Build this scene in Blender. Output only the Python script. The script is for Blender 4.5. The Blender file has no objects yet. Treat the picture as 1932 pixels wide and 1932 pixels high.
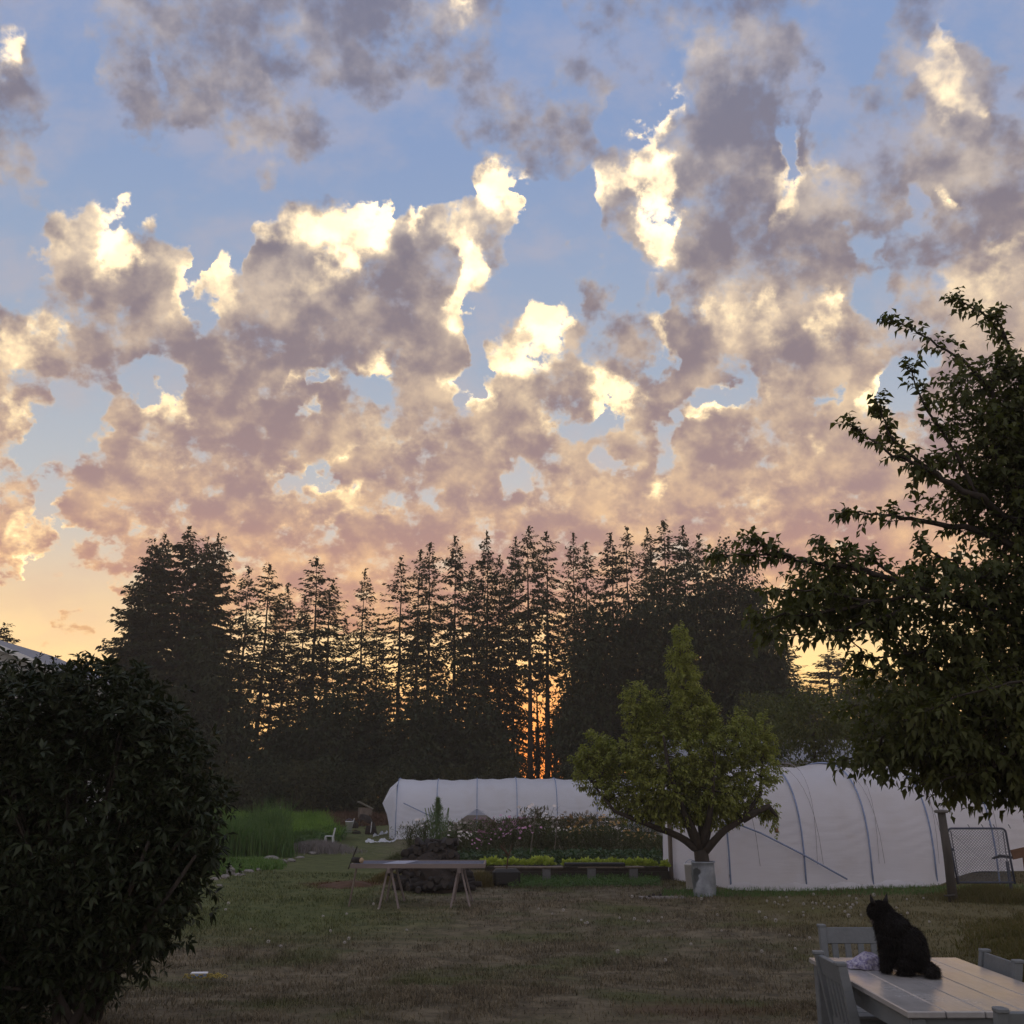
import bpy, math, random
import numpy as np
from mathutils import Vector, Matrix, noise

S = bpy.context.scene
COL = S.collection
rng = np.random.default_rng(7)
random.seed(7)

# ------------------------------------------------------------------ camera
CAMH = 1.65
TILT = math.radians(15.4)
cam_data = bpy.data.cameras.new("camera")
cam_data.sensor_width = 36.0
cam_data.lens = 36.0 * 1935.0 / 1932.0
cam_data.clip_end = 5000.0
cam = bpy.data.objects.new("camera", cam_data)
cam.location = (0, 0, CAMH)
cam.rotation_euler = (math.radians(90) + TILT, 0, 0)
COL.objects.link(cam)
S.camera = cam
S.view_settings.view_transform = 'Standard'
S.view_settings.look = 'None'
S.view_settings.gamma = 1.0
S.view_settings.use_curve_mapping = False
S.view_settings.exposure = 0.16
S.cycles.max_bounces = 5
S.cycles.use_adaptive_sampling = True
S.cycles.adaptive_threshold = .02
S.cycles.transparent_max_bounces = 12

CT, ST = math.cos(TILT), math.sin(TILT)
def ray(u, v):
    """direction of a sight line, photo measured on a 1932 px square"""
    x = (u - 966.0) / 1935.0
    y = -(v - 966.0) / 1935.0
    return Vector((x, CT - y * ST, ST + y * CT))

# ------------------------------------------------------------------ world
world = bpy.data.worlds.new("World")
S.world = world
world.use_nodes = True
NT = world.node_tree
for n in list(NT.nodes):
    NT.nodes.remove(n)

class G:
    """small helper to write node maths"""
    def __init__(s, nt): s.nt = nt
    def node(s, t, **kw):
        n = s.nt.nodes.new(t)
        for k, v in kw.items(): setattr(n, k, v)
        return n
    def put(s, sock, v):
        if isinstance(v, bpy.types.NodeSocket): s.nt.links.new(v, sock)
        elif v is not None: sock.default_value = v
    def m(s, op, a, b=None, c=None, clamp=False):
        n = s.node('ShaderNodeMath', operation=op, use_clamp=clamp)
        s.put(n.inputs[0], a); s.put(n.inputs[1], b); s.put(n.inputs[2], c)
        return n.outputs[0]
    def vm(s, op, a, b=None, scale=None):
        n = s.node('ShaderNodeVectorMath', operation=op)
        s.put(n.inputs[0], a); s.put(n.inputs[1], b)
        if scale is not None: s.put(n.inputs['Scale'], scale)
        return n.outputs[0]
    def mix(s, f, a, b, mode='MIX', clamp=False):
        n = s.node('ShaderNodeMix', data_type='RGBA', blend_type=mode)
        n.clamp_factor = True; n.clamp_result = clamp
        s.put(n.inputs['Factor'], f)
        s.put(n.inputs[6], a); s.put(n.inputs[7], b)
        return n.outputs[2]
    def mixf(s, f, a, b):
        n = s.node('ShaderNodeMix', data_type='FLOAT'); n.clamp_factor = True
        s.put(n.inputs[0], f); s.put(n.inputs[2], a); s.put(n.inputs[3], b)
        return n.outputs[0]
    def smooth(s, x, a, b, lo=0.0, hi=1.0):
        n = s.node('ShaderNodeMapRange', interpolation_type='SMOOTHSTEP')
        s.put(n.inputs[0], x); s.put(n.inputs[1], a); s.put(n.inputs[2], b)
        n.inputs[3].default_value = lo; n.inputs[4].default_value = hi
        return n.outputs[0]
    def noise(s, vec, scale, detail=6, rough=.55, dist=0.0, kind='FBM'):
        n = s.node('ShaderNodeTexNoise', noise_dimensions='3D', noise_type=kind)
        n.normalize = True
        s.put(n.inputs['Vector'], vec); n.inputs['Scale'].default_value = scale
        n.inputs['Detail'].default_value = detail; n.inputs['Roughness'].default_value = rough
        n.inputs['Distortion'].default_value = dist
        return n
    def ramp(s, f, stops, interp='LINEAR'):
        n = s.node('ShaderNodeValToRGB'); cr = n.color_ramp; cr.interpolation = interp
        while len(cr.elements) > 1: cr.elements.remove(cr.elements[-1])
        cr.elements[0].position = stops[0][0]; cr.elements[0].color = (*stops[0][1], 1)
        for p, c in stops[1:]:
            e = cr.elements.new(p); e.color = (*c, 1)
        s.put(n.inputs[0], f)
        return n.outputs[0]

def srgb(r, g, b):
    f = lambda c: (c / 255.0 / 12.92) if c / 255.0 <= 0.04045 else ((c / 255.0 + .055) / 1.055) ** 2.4
    return (f(r), f(g), f(b))

# cloud bank layout on the dome: where the banks are, how thick, where the low sun breaks through
AZ, EL0, EL1 = 40.0, -2.0, 46.0
NCOL, NROW = 100, 48
azc = np.linspace(-AZ, AZ, NCOL)
elr = np.linspace(EL0, EL1, NROW)
A, E = np.meshgrid(np.radians(azc), np.radians(elr))
dx, dy, dz = np.cos(E) * np.sin(A), np.cos(E) * np.cos(A), np.sin(E)
# tangent-plane coordinates of the dome around elevation 15.4
fw = dy * CT + dz * ST
UU = 966 + 1935 * dx / fw
VV = 966 - 1935 * (dz * CT - dy * ST) / fw
cov = np.interp(VV, [0, 560, 700, 820, 1050, 1200, 1300, 1500], [.74, .84, .93, .93, .95, .92, .68, .45])
cov = np.where((UU > 1150) & (VV > 380) & (VV < 1050), 1.0, cov); glow = np.interp(VV, [400, 600, 900, 1100], [0.0, .20, .30, .42]); dark = np.full_like(UU, .60)
def blob(F, u, v, ru, rv, val, rot=0, soft=.45, add=False):
    r = math.radians(rot)
    x = (UU - u) * math.cos(r) + (VV - v) * math.sin(r)
    y = -(UU - u) * math.sin(r) + (VV - v) * math.cos(r)
    d = np.sqrt((x / ru) ** 2 + (y / rv) ** 2)
    w = np.clip((1 + soft - d) / (2 * soft), 0, 1); w = w * w * (3 - 2 * w)
    if add: F += val * w
    else: F[:] = F * (1 - w) + val * w
C_ = [ # u v ru rv value rot
 (130,180,60,190,.22,0),(300,330,220,110,.12,0),(700,270,240,100,.14,0),(420,420,120,70,.14,0),(800,170,60,40,.3,0),
 (1010,70,70,80,.32,0),(1040,430,90,120,.14,0),(830,330,120,70,.16,0),(1600,110,75,170,.2,0),(1540,230,25,80,.16,0),
 (1900,60,90,80,.3,0),(1890,220,60,60,.25,0),(1190,210,50,50,.3,0),
 (30,470,60,120,.34,0),(150,620,60,60,.3,0),(440,430,40,50,.1,0),
 # upper bank
 (540,60,340,120,.9,5),(300,180,110,90,.85,20),(530,240,110,75,.82,0),(500,320,25,40,.6,0),(690,205,60,25,.72,0),(830,60,110,70,.72,0),
 (30,240,60,130,.85,0),(20,80,50,60,.6,0),
 (280,310,50,30,.45,20),(430,330,50,25,.42,0),(300,130,10,10,.5,0),
 (900,200,60,70,.78,20),(960,240,60,50,.78,0),(1070,300,75,50,.82,-15),(1040,180,70,30,.6,0),(1070,95,45,22,.55,10),(1125,115,25,20,.58,0),(925,300,60,50,.55,0),
 (1060,470,28,22,.6,0),
 # right bank
 (1250,100,80,110,.72,20),(1400,100,130,120,.85,0),(1420,250,110,150,.95,0),(1400,430,210,100,.92,0),(1330,540,90,60,.85,0),
 (1650,400,210,150,.9,0),(1650,240,90,110,.8,30),(1780,150,100,90,.8,0),(1870,330,110,130,.92,0),(1800,420,130,90,.9,0),
 (1580,480,200,80,.9,0),(1240,420,70,110,.8,0),(1170,600,60,110,.75,20),(1540,560,150,70,.85,0),(1800,560,150,100,.85,0),
 (1250,155,25,70,.55,20),(1250,205,10,50,.7,10),(1235,560,40,60,.4,30),(1170,520,25,60,.25,0),
 # middle heaps
 (190,455,105,70,.95,0),(320,530,60,60,.95,0),(420,530,44,58,.95,0),(570,480,95,75,.97,0),(690,440,75,60,.95,0),(820,480,110,90,.97,0),
 (600,560,170,90,.97,0),(250,620,190,90,.95,0),(480,640,200,80,.95,0),(770,600,120,110,.95,0),(650,640,150,70,.95,0),
 (945,380,44,62,.9,0),(900,480,50,60,.88,0),(374,495,18,50,.0,0),(375,590,14,40,.3,0),(458,470,18,52,.0,0),(740,400,12,18,.3,0),
 (950,580,50,36,.2,0),(905,630,22,50,.25,0),(960,545,35,12,.6,0),(1010,530,30,40,.3,0),(1055,560,30,40,.4,0),
 (1120,430,36,70,.35,0),
 (40,660,48,38,.9,0),(100,620,24,24,.8,0),(70,720,90,25,.6,0),
 (300,710,60,22,.15,0),(150,765,60,28,.35,0),(20,760,25,40,.85,0),(110,830,60,40,.25,0),(200,830,30,20,.3,0),
 (905,700,20,24,.25,0),(970,680,52,30,.88,20),(1030,620,45,50,.85,0),(880,740,25,25,.35,0),(1140,745,55,38,.9,0),
 (1100,790,60,14,.4,0),(1230,690,30,15,.35,0),
 (700,720,25,20,.35,0),(610,720,30,20,.3,0),(580,780,18,30,.35,0),
 (1290,780,60,14,.25,-40),(1240,840,30,18,.25,0),(1560,770,40,22,.3,-20),(1380,690,30,20,.35,0),(1355,740,18,22,.35,0),(1150,870,30,14,.3,0),(1210,945,25,14,.3,0),
 (620,875,50,16,.3,0),(560,930,30,12,.3,0),(330,960,50,12,.4,0),(680,720,16,16,.4,0),(980,900,30,12,.4,0),
 (1260,500,30,50,.8,0),(1470,375,10,15,.3,0),(1500,300,14,60,.25,-10),(1735,380,30,14,.2,0),(1630,445,25,14,.35,0),(1640,540,40,40,.4,0),(1700,730,60,30,.4,-30),
 (90,930,30,25,.35,0),(120,1000,50,25,.4,0),(110,1060,60,30,.45,0),
 # lowest sky by the horizon
 (60,1150,210,60,.1,0),(250,1240,300,40,.15,0),(1600,1190,260,60,.15,0),(700,1230,420,40,.35,0),(145,1180,60,26,.8,-10),(90,1210,40,14,.6,0),
]
for b in C_: blob(cov, *b[:5], rot=b[5])
G_ = [ # glow
 (190,440,95,60,.55),(235,450,40,60,.95),(110,480,30,60,.5),(350,530,22,55,.9),(320,500,50,30,.45),(425,510,40,60,.75),(420,580,40,20,.6),
 (520,450,60,40,.6),(600,440,110,45,.85),(690,420,55,55,1.0),(640,480,40,25,.95),(780,410,25,35,1.0),(850,420,50,30,.6),(890,490,32,64,1.0),(870,570,30,30,.8),(540,520,80,60,.42),
 (945,380,50,66,1.0),(960,330,40,30,1.0),(970,440,30,40,.8),(105,620,26,26,.75),(35,660,45,36,.75),(10,760,20,40,.6),
 (10,110,28,50,.8),(875,10,30,25,.8),(490,135,30,30,.22),(575,50,16,16,.25),(800,30,70,50,.3),
 (1265,180,20,45,.95),(1235,230,26,40,.9),(1205,265,24,24,.8),(1225,330,60,34,1.0),(1150,350,30,40,.8),(1235,410,26,50,1.0),(1240,470,30,20,.95),
 (1330,110,40,30,.35),(1380,60,40,40,.3),(1485,330,30,50,.95),(1540,310,60,40,.5),(1470,390,20,18,.7),(1450,330,30,40,.4),
 (1790,60,16,34,.7),(1835,88,12,10,.7),(1582,92,10,12,.5),(1810,120,12,16,.6),(1780,190,60,45,.7),(1750,140,40,24,.6),(1835,195,20,40,.6),(1700,135,14,10,.7),
 (1815,378,14,22,.85),(1900,500,55,50,.65),(1860,540,60,40,.5),(1550,590,26,26,.8),(1400,600,45,40,.85),(1450,570,20,40,.85),(1345,590,20,12,.8),(1430,620,50,40,.5),
 (1030,620,42,45,1.0),(970,685,52,32,1.0),(1236,630,16,24,.9),(1125,600,12,12,.8),(1140,748,50,34,1.0),(1195,740,26,16,.8),(1165,660,10,14,.5),
 (572,705,20,22,1.0),(700,688,18,18,.85),(770,665,14,18,.7),(860,625,26,28,.85),(845,720,18,26,.85),(885,712,20,18,.9),(900,763,18,14,.85),(620,725,26,14,.85),(580,775,12,22,.7),(640,725,10,10,.7),
 (670,848,26,18,1.0),(320,757,40,16,.75),(105,830,30,14,.85),(125,835,10,16,.7),(25,805,30,22,.75),(210,832,14,18,.65),(255,870,20,14,.6),
 (530,875,26,16,.75),(600,880,26,14,.75),(320,895,20,12,.6),(490,755,16,20,.45),(460,885,16,10,.4),
 (105,970,20,26,.9),(72,990,16,16,.5),(40,1005,30,40,.75),(75,1065,34,30,.95),(100,960,14,10,.5),
 (250,1035,40,26,.5),(560,945,22,10,.85),(635,990,14,24,.95),(660,940,16,22,.9),(620,925,20,16,.7),(560,995,20,16,.9),(665,1045,24,40,1.0),(470,1065,20,30,.95),(502,1060,14,22,.9),(690,1055,50,20,.6),(730,1050,20,20,.5),
 (775,1000,12,12,.8),(860,990,20,26,.7),(745,965,12,10,.7),(920,985,22,20,.7),(860,925,14,14,.6),(840,870,12,14,.6),(780,860,14,12,.5),(1040,790,14,10,.6),(1062,845,14,14,.5),
 (1235,922,12,16,.95),(1370,745,16,24,.9),(1340,780,22,14,.95),(1415,730,14,24,.6),(1650,755,28,24,.95),(1680,790,20,14,.5),(1720,755,16,12,.7),(1535,825,16,20,.8),(1480,820,10,12,.6),(1350,905,10,12,.4),
 (1208,1013,14,12,.9),(1345,1045,20,16,.9),(1630,1030,22,10,.85),(1570,1015,60,10,.3),(1425,960,20,10,.5),(1470,1100,60,40,.85),(1440,1170,50,30,.8),(1500,1120,80,60,.6),(1600,1180,160,60,.6),(1700,1240,200,40,.6),
 (155,1165,40,16,.7),(150,1190,60,30,.3),(130,1110,60,12,.3),(1300,560,50,20,.2),(960,1050,600,60,.12),
]
for b in G_: blob(glow, b[0], b[1], b[2], b[3], b[4], soft=.6)
D_ = [ (600,60,200,90,.8),(300,120,90,80,.7),(30,250,60,70,.8),(870,180,60,60,.8),(1070,310,60,40,.9),(1430,230,90,120,1.0),(1390,470,180,60,.95),
 (1680,230,50,40,.7),(1780,90,40,40,.7),(1870,360,80,110,.8),(1680,440,150,50,.9),(1640,350,130,60,.7),(770,560,80,90,.95),(680,600,70,60,.9),(420,680,260,40,.8),(230,700,150,30,.85),
 (320,600,120,60,.6),(600,640,100,50,.8),(700,670,100,40,.85),(460,760,120,50,.75),(450,830,60,30,.7),(1130,570,60,40,.8),(1170,610,60,60,.8),(1250,680,90,40,.7),(850,830,80,40,.7),
 (540,870,100,30,.5),(1450,680,120,60,.6),(1640,660,160,60,.7),(90,870,90,60,.65),(300,900,80,30,.6),(190,560,60,30,.35),(530,560,70,50,.2),(330,530,80,50,.2),(190,460,80,60,.25),
 (1300,120,70,50,.2),(1380,90,80,60,.15),(1240,440,60,60,.2),(1060,640,60,60,.4),(1500,360,50,50,.3),(1560,330,50,40,.3),(1850,560,120,60,.2),(1600,760,160,60,.5),(830,60,80,50,.25),
 (1100,300,40,30,.85),(480,330,40,60,.6),(1420,610,70,50,.2),(1780,190,80,60,.3)]
for b in D_: blob(dark, *b[:5], soft=.6)

g = G(NT)
tc = g.node('ShaderNodeTexCoord')
D = g.vm('NORMALIZE', tc.outputs['Generated'])
sep = g.node('ShaderNodeSeparateXYZ'); g.put(sep.inputs[0], D)
X, Y, Z = sep.outputs
Zc = g.m('MAXIMUM', Z, 0.0)
den = g.m('ADD', Zc, 0.16)
px = g.m('DIVIDE', X, den); py = g.m('DIVIDE', Y, den)
comb = g.node('ShaderNodeCombineXYZ'); g.put(comb.inputs[0], px); g.put(comb.inputs[1], py)
# mix of dome coordinates and flat cloud-layer coordinates
P = g.vm('ADD', g.vm('SCALE', comb.outputs[0], scale=.42), g.vm('SCALE', D, scale=2.0))
az = g.m('ARCTAN2', X, Y); el = g.m('ARCSINE', Z)
# wind warp, several sizes -> ragged cauliflower edges on the banks
w1 = g.noise(P, 7.0, 6, .57); w2 = g.noise(g.vm('ADD', P, (7.3, 1.1, 3.7)), 7.0, 6, .57)
cw = g.node('ShaderNodeCombineXYZ'); g.put(cw.inputs[0], w1.outputs[0]); g.put(cw.inputs[2], w2.outputs[0]); w1v = cw.outputs[0]
lf = g.m('MULTIPLY', g.m('SUBTRACT', w1.outputs[0], .5), .095)
lg = g.m('MULTIPLY', g.m('SUBTRACT', w2.outputs[0], .5), .085)
a_ = g.m('ADD', az, lf); e_ = g.m('ADD', el, lg)
AX = g.m('ADD', g.m('DIVIDE', a_, math.radians(2 * AZ)), .5, clamp=True)
EY = g.m('MULTIPLY', g.m('DIVIDE', g.m('SUBTRACT', e_, math.radians(EL0)), math.radians(EL1 - EL0), clamp=True), NROW - 1.0)
cxyz = g.node('ShaderNodeCombineXYZ')
for k in range(3): g.put(cxyz.inputs[k], AX)
acc = None
for r in range(NROW):
    cn = g.node('ShaderNodeRGBCurve')
    mp = cn.mapping; mp.use_clip = False
    for ch, F in enumerate((cov, glow, dark)):
        c = mp.curves[ch]; row = F[r]
        pts = [(i / (NCOL - 1.0), float(row[i])) for i in range(NCOL)]
        c.points[0].location = pts[0]; c.points[1].location = pts[-1]
        for p in pts[1:-1]: c.points.new(*p)
    mp.update()
    g.put(cn.inputs['Color'], cxyz.outputs[0])
    if acc is None: acc = cn.outputs[0]
    else: acc = g.mix(g.m('SUBTRACT', EY, float(r - 1), clamp=True), acc, cn.outputs[0])
sc = g.node('ShaderNodeSeparateColor'); g.put(sc.inputs[0], acc)
Cc, Gc, Dc = sc.outputs
# outside the described sector: plain broken cloud
inaz = g.m('MULTIPLY', g.smooth(g.m('ABSOLUTE', a_), math.radians(34), math.radians(39), 1, 0), g.smooth(el, math.radians(41), math.radians(45), 1, 0))
Cc = g.mixf(inaz, .58, Cc); Gc = g.mixf(inaz, .15, Gc); Dc = g.mixf(inaz, .5, Dc)
# billows
b1 = g.noise(P, 5.0, 8, .56)
vor = g.node('ShaderNodeTexVoronoi', feature='F1'); g.put(vor.inputs['Vector'], g.vm('ADD', P, g.vm('SCALE', w1v, scale=.05)))
vor.inputs['Scale'].default_value = 16; vor.inputs['Detail'].default_value = 2; vor.inputs['Roughness'].default_value = .6
vb = g.m('SUBTRACT', .42, vor.outputs['Distance'])
fb = g.m('SUBTRACT', b1.outputs[0], .5)
# distant low clouds break up into finer flecks
fine = g.noise(P, 17.0, 4, .62)
lowk = g.smooth(el, math.radians(8), math.radians(30), 1.0, .38)
Gp = g.m('MAXIMUM', g.m('SUBTRACT', Gc, .42), 0.0)
dens = g.m('ADD', g.m('SUBTRACT', g.m('SUBTRACT', Cc, .42), g.m('MULTIPLY', Gp, .10)), g.m('MULTIPLY', fb, g.smooth(el, math.radians(20), math.radians(38), 1.25, .75)))
dens = g.m('ADD', dens, g.m('MULTIPLY', vb, .22))
dens = g.m('ADD', dens, g.m('MULTIPLY', g.m('MULTIPLY', g.m('SUBTRACT', fine.outputs[0], .5), 1.5), lowk))
crisp = g.mixf(Gc, .42, .09)
alpha = g.smooth(dens, 0.0, crisp)
# light: thin, backlit edges are bright, thick cores are grey-violet
thin = g.m('POWER', 2.718, g.m('MULTIPLY', g.m('MAXIMUM', dens, 0.0), -3.4))
relief = g.m('SUBTRACT', b1.outputs[0], g.noise(g.vm('ADD', P, (0.012, 0.0, 0.03)), 5.0, 5, .56).outputs[0])
soft2 = g.noise(g.vm('ADD', P, (3.1, 5.2, 0)), 4.2, 3, .5).outputs[0]
elf = g.m('DIVIDE', el, math.radians(46), clamp=True)
body_dark = g.ramp(elf, [(0.0, srgb(236, 158, 88)), (.12, srgb(226, 162, 108)), (.22, srgb(196, 146, 128)), (.34, srgb(164, 136, 134)), (.50, srgb(138, 124, 130)), (.62, srgb(128, 120, 130)), (.8, srgb(120, 120, 138)), (1.0, srgb(114, 118, 142))])
body_lite = g.ramp(elf, [(0.0, srgb(255, 206, 108)), (.12, srgb(255, 202, 126)), (.24, srgb(244, 194, 144)), (.40, srgb(224, 194, 160)), (.65, srgb(204, 188, 174)), (1.0, srgb(168, 168, 182))])
dk = g.m('ADD', g.m('MULTIPLY', Dc, .95), g.m('MULTIPLY', g.m('SUBTRACT', soft2, .5), 2.0))
dk = g.m('SUBTRACT', dk, g.m('MULTIPLY', g.m('MULTIPLY', Gc, Gc), .75))
dk = g.m('ADD', dk, g.m('MULTIPLY', relief, -1.5))
dk = g.m('ADD', dk, g.m('MULTIPLY', g.m('MULTIPLY', g.m('SUBTRACT', fine.outputs[0], .5), .9), lowk))
dk = g.m('ADD', dk, g.m('SUBTRACT', g.m('MULTIPLY', g.m('MINIMUM', dens, .5), .9), .15))
puff = g.noise(g.vm('ADD', P, g.vm('SCALE', w1v, scale=.06)), 11.0, 4, .5).outputs[0]
dk = g.m('ADD', dk, g.m('MULTIPLY', g.m('SUBTRACT', puff, .5), 2.6))
dk = g.smooth(dk, -.38, 1.35)
body = g.mix(dk, body_lite, body_dark)
rim_col = g.ramp(elf, [(0.0, (1.25, .52, .13)), (.08, (1.15, .62, .22)), (.2, (1.25, .82, .38)), (.42, (1.35, 1.04, .60)), (1.0, (1.25, 1.0, .70))])
gl = g.m('MULTIPLY', Gc, g.m('ADD', g.m('ADD', g.m('MULTIPLY', thin, .95), g.m('MULTIPLY', Gp, .75)), g.m('MULTIPLY', relief, 4.0)))
gl = g.m('ADD', gl, g.m('MULTIPLY', g.m('POWER', thin, 2.2), .16))
gl = g.smooth(gl, .06, .78)
cloud = g.mix(gl, body, rim_col)
hot = g.m('MULTIPLY', g.smooth(puff, .62, .40), 1.0)
hot = g.m('MULTIPLY', g.m('ADD', hot, .25), g.m('MULTIPLY', g.smooth(Gc, .50, 1.05), g.smooth(gl, .50, 1.0)))
cloud = g.mix(1.0, cloud, g.mix(hot, (0, 0, 0, 1), (.48, .40, .27, 1)), 'ADD')
# clear air: the Sky Texture for a low sun, with the photographed evening gradient over it
nish = g.node('ShaderNodeTexSky', sky_type='NISHITA')
nish.sun_disc = False; nish.sun_elevation = math.radians(3.0); nish.sun_rotation = math.radians(2.0)
nish.air_density = 1.2; nish.dust_density = 2.0
air = g.ramp(elf, [(0.0, (1.25, .50, .12)), (.07, (1.35, .78, .24)), (.14, (1.2, .82, .37)), (.21, srgb(238, 206, 164)), (.32, srgb(186, 188, 190)), (.5, srgb(150, 166, 188)), (.75, srgb(128, 150, 188)), (1.0, srgb(118, 144, 190))])
veil = g.noise(g.vm('MULTIPLY', P, (1.6, 2.4, 2.0)), 2.2, 6, .6).outputs[0]
air = g.mix(g.m('MULTIPLY', g.smooth(veil, .42, .68), .42), air, g.ramp(elf, [(0.0, (1.2, .7, .3)), (.3, srgb(196, 176, 168)), (1.0, srgb(168, 166, 184))]))
clear = g.mix(1.0, air, g.vm('SCALE', nish.outputs[0], scale=.010), 'ADD')
# hot glow where the sun has just gone behind the firs
sunv = Vector(ray(1020, 1440)).normalized()
dt = g.node('ShaderNodeVectorMath', operation='DOT_PRODUCT'); g.put(dt.inputs[0], D); dt.inputs[1].default_value = sunv
sung = g.m('POWER', g.m('MAXIMUM', dt.outputs['Value'], 0.0), 90.0)
sung2 = g.m('POWER', g.m('MAXIMUM', dt.outputs['Value'], 0.0), 700.0)
lowband = g.smooth(el, math.radians(1), math.radians(11), 1, 0)
sky = g.mix(alpha, clear, cloud)
sky = g.mix(g.m('MULTIPLY', g.m('MULTIPLY', sung, .6), lowband), sky, (1.6, .56, .10, 1))
sky = g.mix(g.m('MULTIPLY', sung2, .85), sky, (1.9, .46, .035, 1))
for (lu, lv, pw, st, lc) in ((1570, 1225, 260.0, .62, (1.5, 1.0, .30, 1)), (60, 1190, 160.0, .40, (1.35, .90, .36, 1))):
    l_ = g.node('ShaderNodeVectorMath', operation='DOT_PRODUCT'); g.put(l_.inputs[0], D); l_.inputs[1].default_value = Vector(ray(lu, lv)).normalized()
    sky = g.mix(g.m('MULTIPLY', g.m('MULTIPLY', g.m('POWER', g.m('MAXIMUM', l_.outputs['Value'], 0.0), pw), st), g.smooth(dens, .5, .0, 1.0, .35) if False else lowband), sky, lc)
# the sky away from the sunset: dimmer, bluer
side = g.smooth(Y, -.1, .7)
sky = g.mix(side, g.mix(.8, sky, (*srgb(196, 190, 196), 1)), sky)
sky = g.mix(g.smooth(Z, -.03, 0.0, 1, 0), sky, (.05, .045, .035, 1))
bg = g.node('ShaderNodeBackground'); g.put(bg.inputs[0], sky); bg.inputs[1].default_value = 1.0
out = g.node('ShaderNodeOutputWorld'); g.put(out.inputs[0], bg.outputs[0])

# low sun, already behind the firs and cloud
sun_d = bpy.data.lights.new("sun", 'SUN'); sun_d.energy = 0.9; sun_d.angle = math.radians(6); sun_d.color = (1, .62, .32)
sun = bpy.data.objects.new("sun", sun_d)
sun.rotation_euler = (-sunv).to_track_quat('-Z', 'Y').to_euler()
sun_dir = Vector((math.sin(math.radians(2.0)) * math.cos(math.radians(3)), math.cos(math.radians(2.0)) * math.cos(math.radians(3)), math.sin(math.radians(3))))
sun.rotation_euler = (-sun_dir).to_track_quat('-Z', 'Y').to_euler()
COL.objects.link(sun)

# ------------------------------------------------------------------ terrain and placing
def sst(a, b, x):
    t = np.clip((x - a) / (b - a), 0, 1)
    return t * t * (3 - 2 * t)
def hgt(x, y):
    """height of the ground"""
    x = np.asarray(x, float); y = np.asarray(y, float)
    h = -0.45 * sst(6.6, 15.0, y)
    h = h + 0.30 * np.exp(-((x - 7.4) / 2.2) ** 2 - ((y - 13.5) / 3.5) ** 2)      # weedy rise on the right
    h = h + 0.10 * sst(-6, -9, x) * sst(20, 30, y)
    h = h + 0.035 * np.sin(x * .9 + 1.3) * np.sin(y * .7) * sst(6.5, 9, y)
    h = h + 0.72 * sst(30, 62, y)
    h = h - 2.5 * sst(85, 160, y)
    return h
def _s(a, b, x):
    t = min(1.0, max(0.0, (x - a) / (b - a))); return t * t * (3 - 2 * t)
def hs(x, y):
    return (-0.45 * _s(6.6, 15.0, y) + 0.30 * math.exp(-((x - 7.4) / 2.2) ** 2 - ((y - 13.5) / 3.5) ** 2) + 0.10 * _s(-6, -9, x) * _s(20, 30, y)
            + 0.035 * math.sin(x * .9 + 1.3) * math.sin(y * .7) * _s(6.5, 9, y) + 0.72 * _s(30, 62, y) - 2.5 * _s(85, 160, y))
def P(u, v, y):
    d = ray(u, v); return Vector((0, 0, CAMH)) + d * (y / d.y)
def at(u, v):
    """where a sight line meets the ground"""
    d = ray(u, v); d = d / d.y
    y0, y1 = 2.0, 400.0
    for _ in range(34):
        ym = (y0 + y1) / 2
        if CAMH + d.z * ym > hs(d.x * ym, ym): y0 = ym
        else: y1 = ym
    return Vector((d.x * y0, y0, hs(d.x * y0, y0)))
def mpp(y): return y / 1935.0 * 1.045      # metres per photo pixel at distance y

# ------------------------------------------------------------------ objects and tags
def tag(o, label=None, cat=None, group=None, kind=None):
    if label: o["label"] = label
    if cat: o["category"] = cat
    if group: o["group"] = group
    if kind: o["kind"] = kind
    return o
def empty(name, loc, rz=0.0, label=None, cat=None, group=None):
    o = bpy.data.objects.new(name, None); o.empty_display_size = .1
    o.location = loc; o.rotation_euler = (0, 0, rz); COL.objects.link(o)
    return tag(o, label, cat, group)
def link(name, me, mats, parent=None, loc=None, rot=None):
    o = bpy.data.objects.new(name, me); COL.objects.link(o)
    if not isinstance(mats, (list, tuple)): mats = [mats]
    if len(me.materials) == 0:
        for m_ in mats: me.materials.append(m_)
    if parent: o.parent = parent
    if loc is not None: o.location = loc
    if rot is not None: o.rotation_euler = rot
    return o
def copy_tree(o, parent=None):
    c = o.copy(); COL.objects.link(c); c.parent = parent
    for ch in [k for k in bpy.data.objects if k.parent == o]:
        copy_tree(ch, c)
    return c

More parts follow.
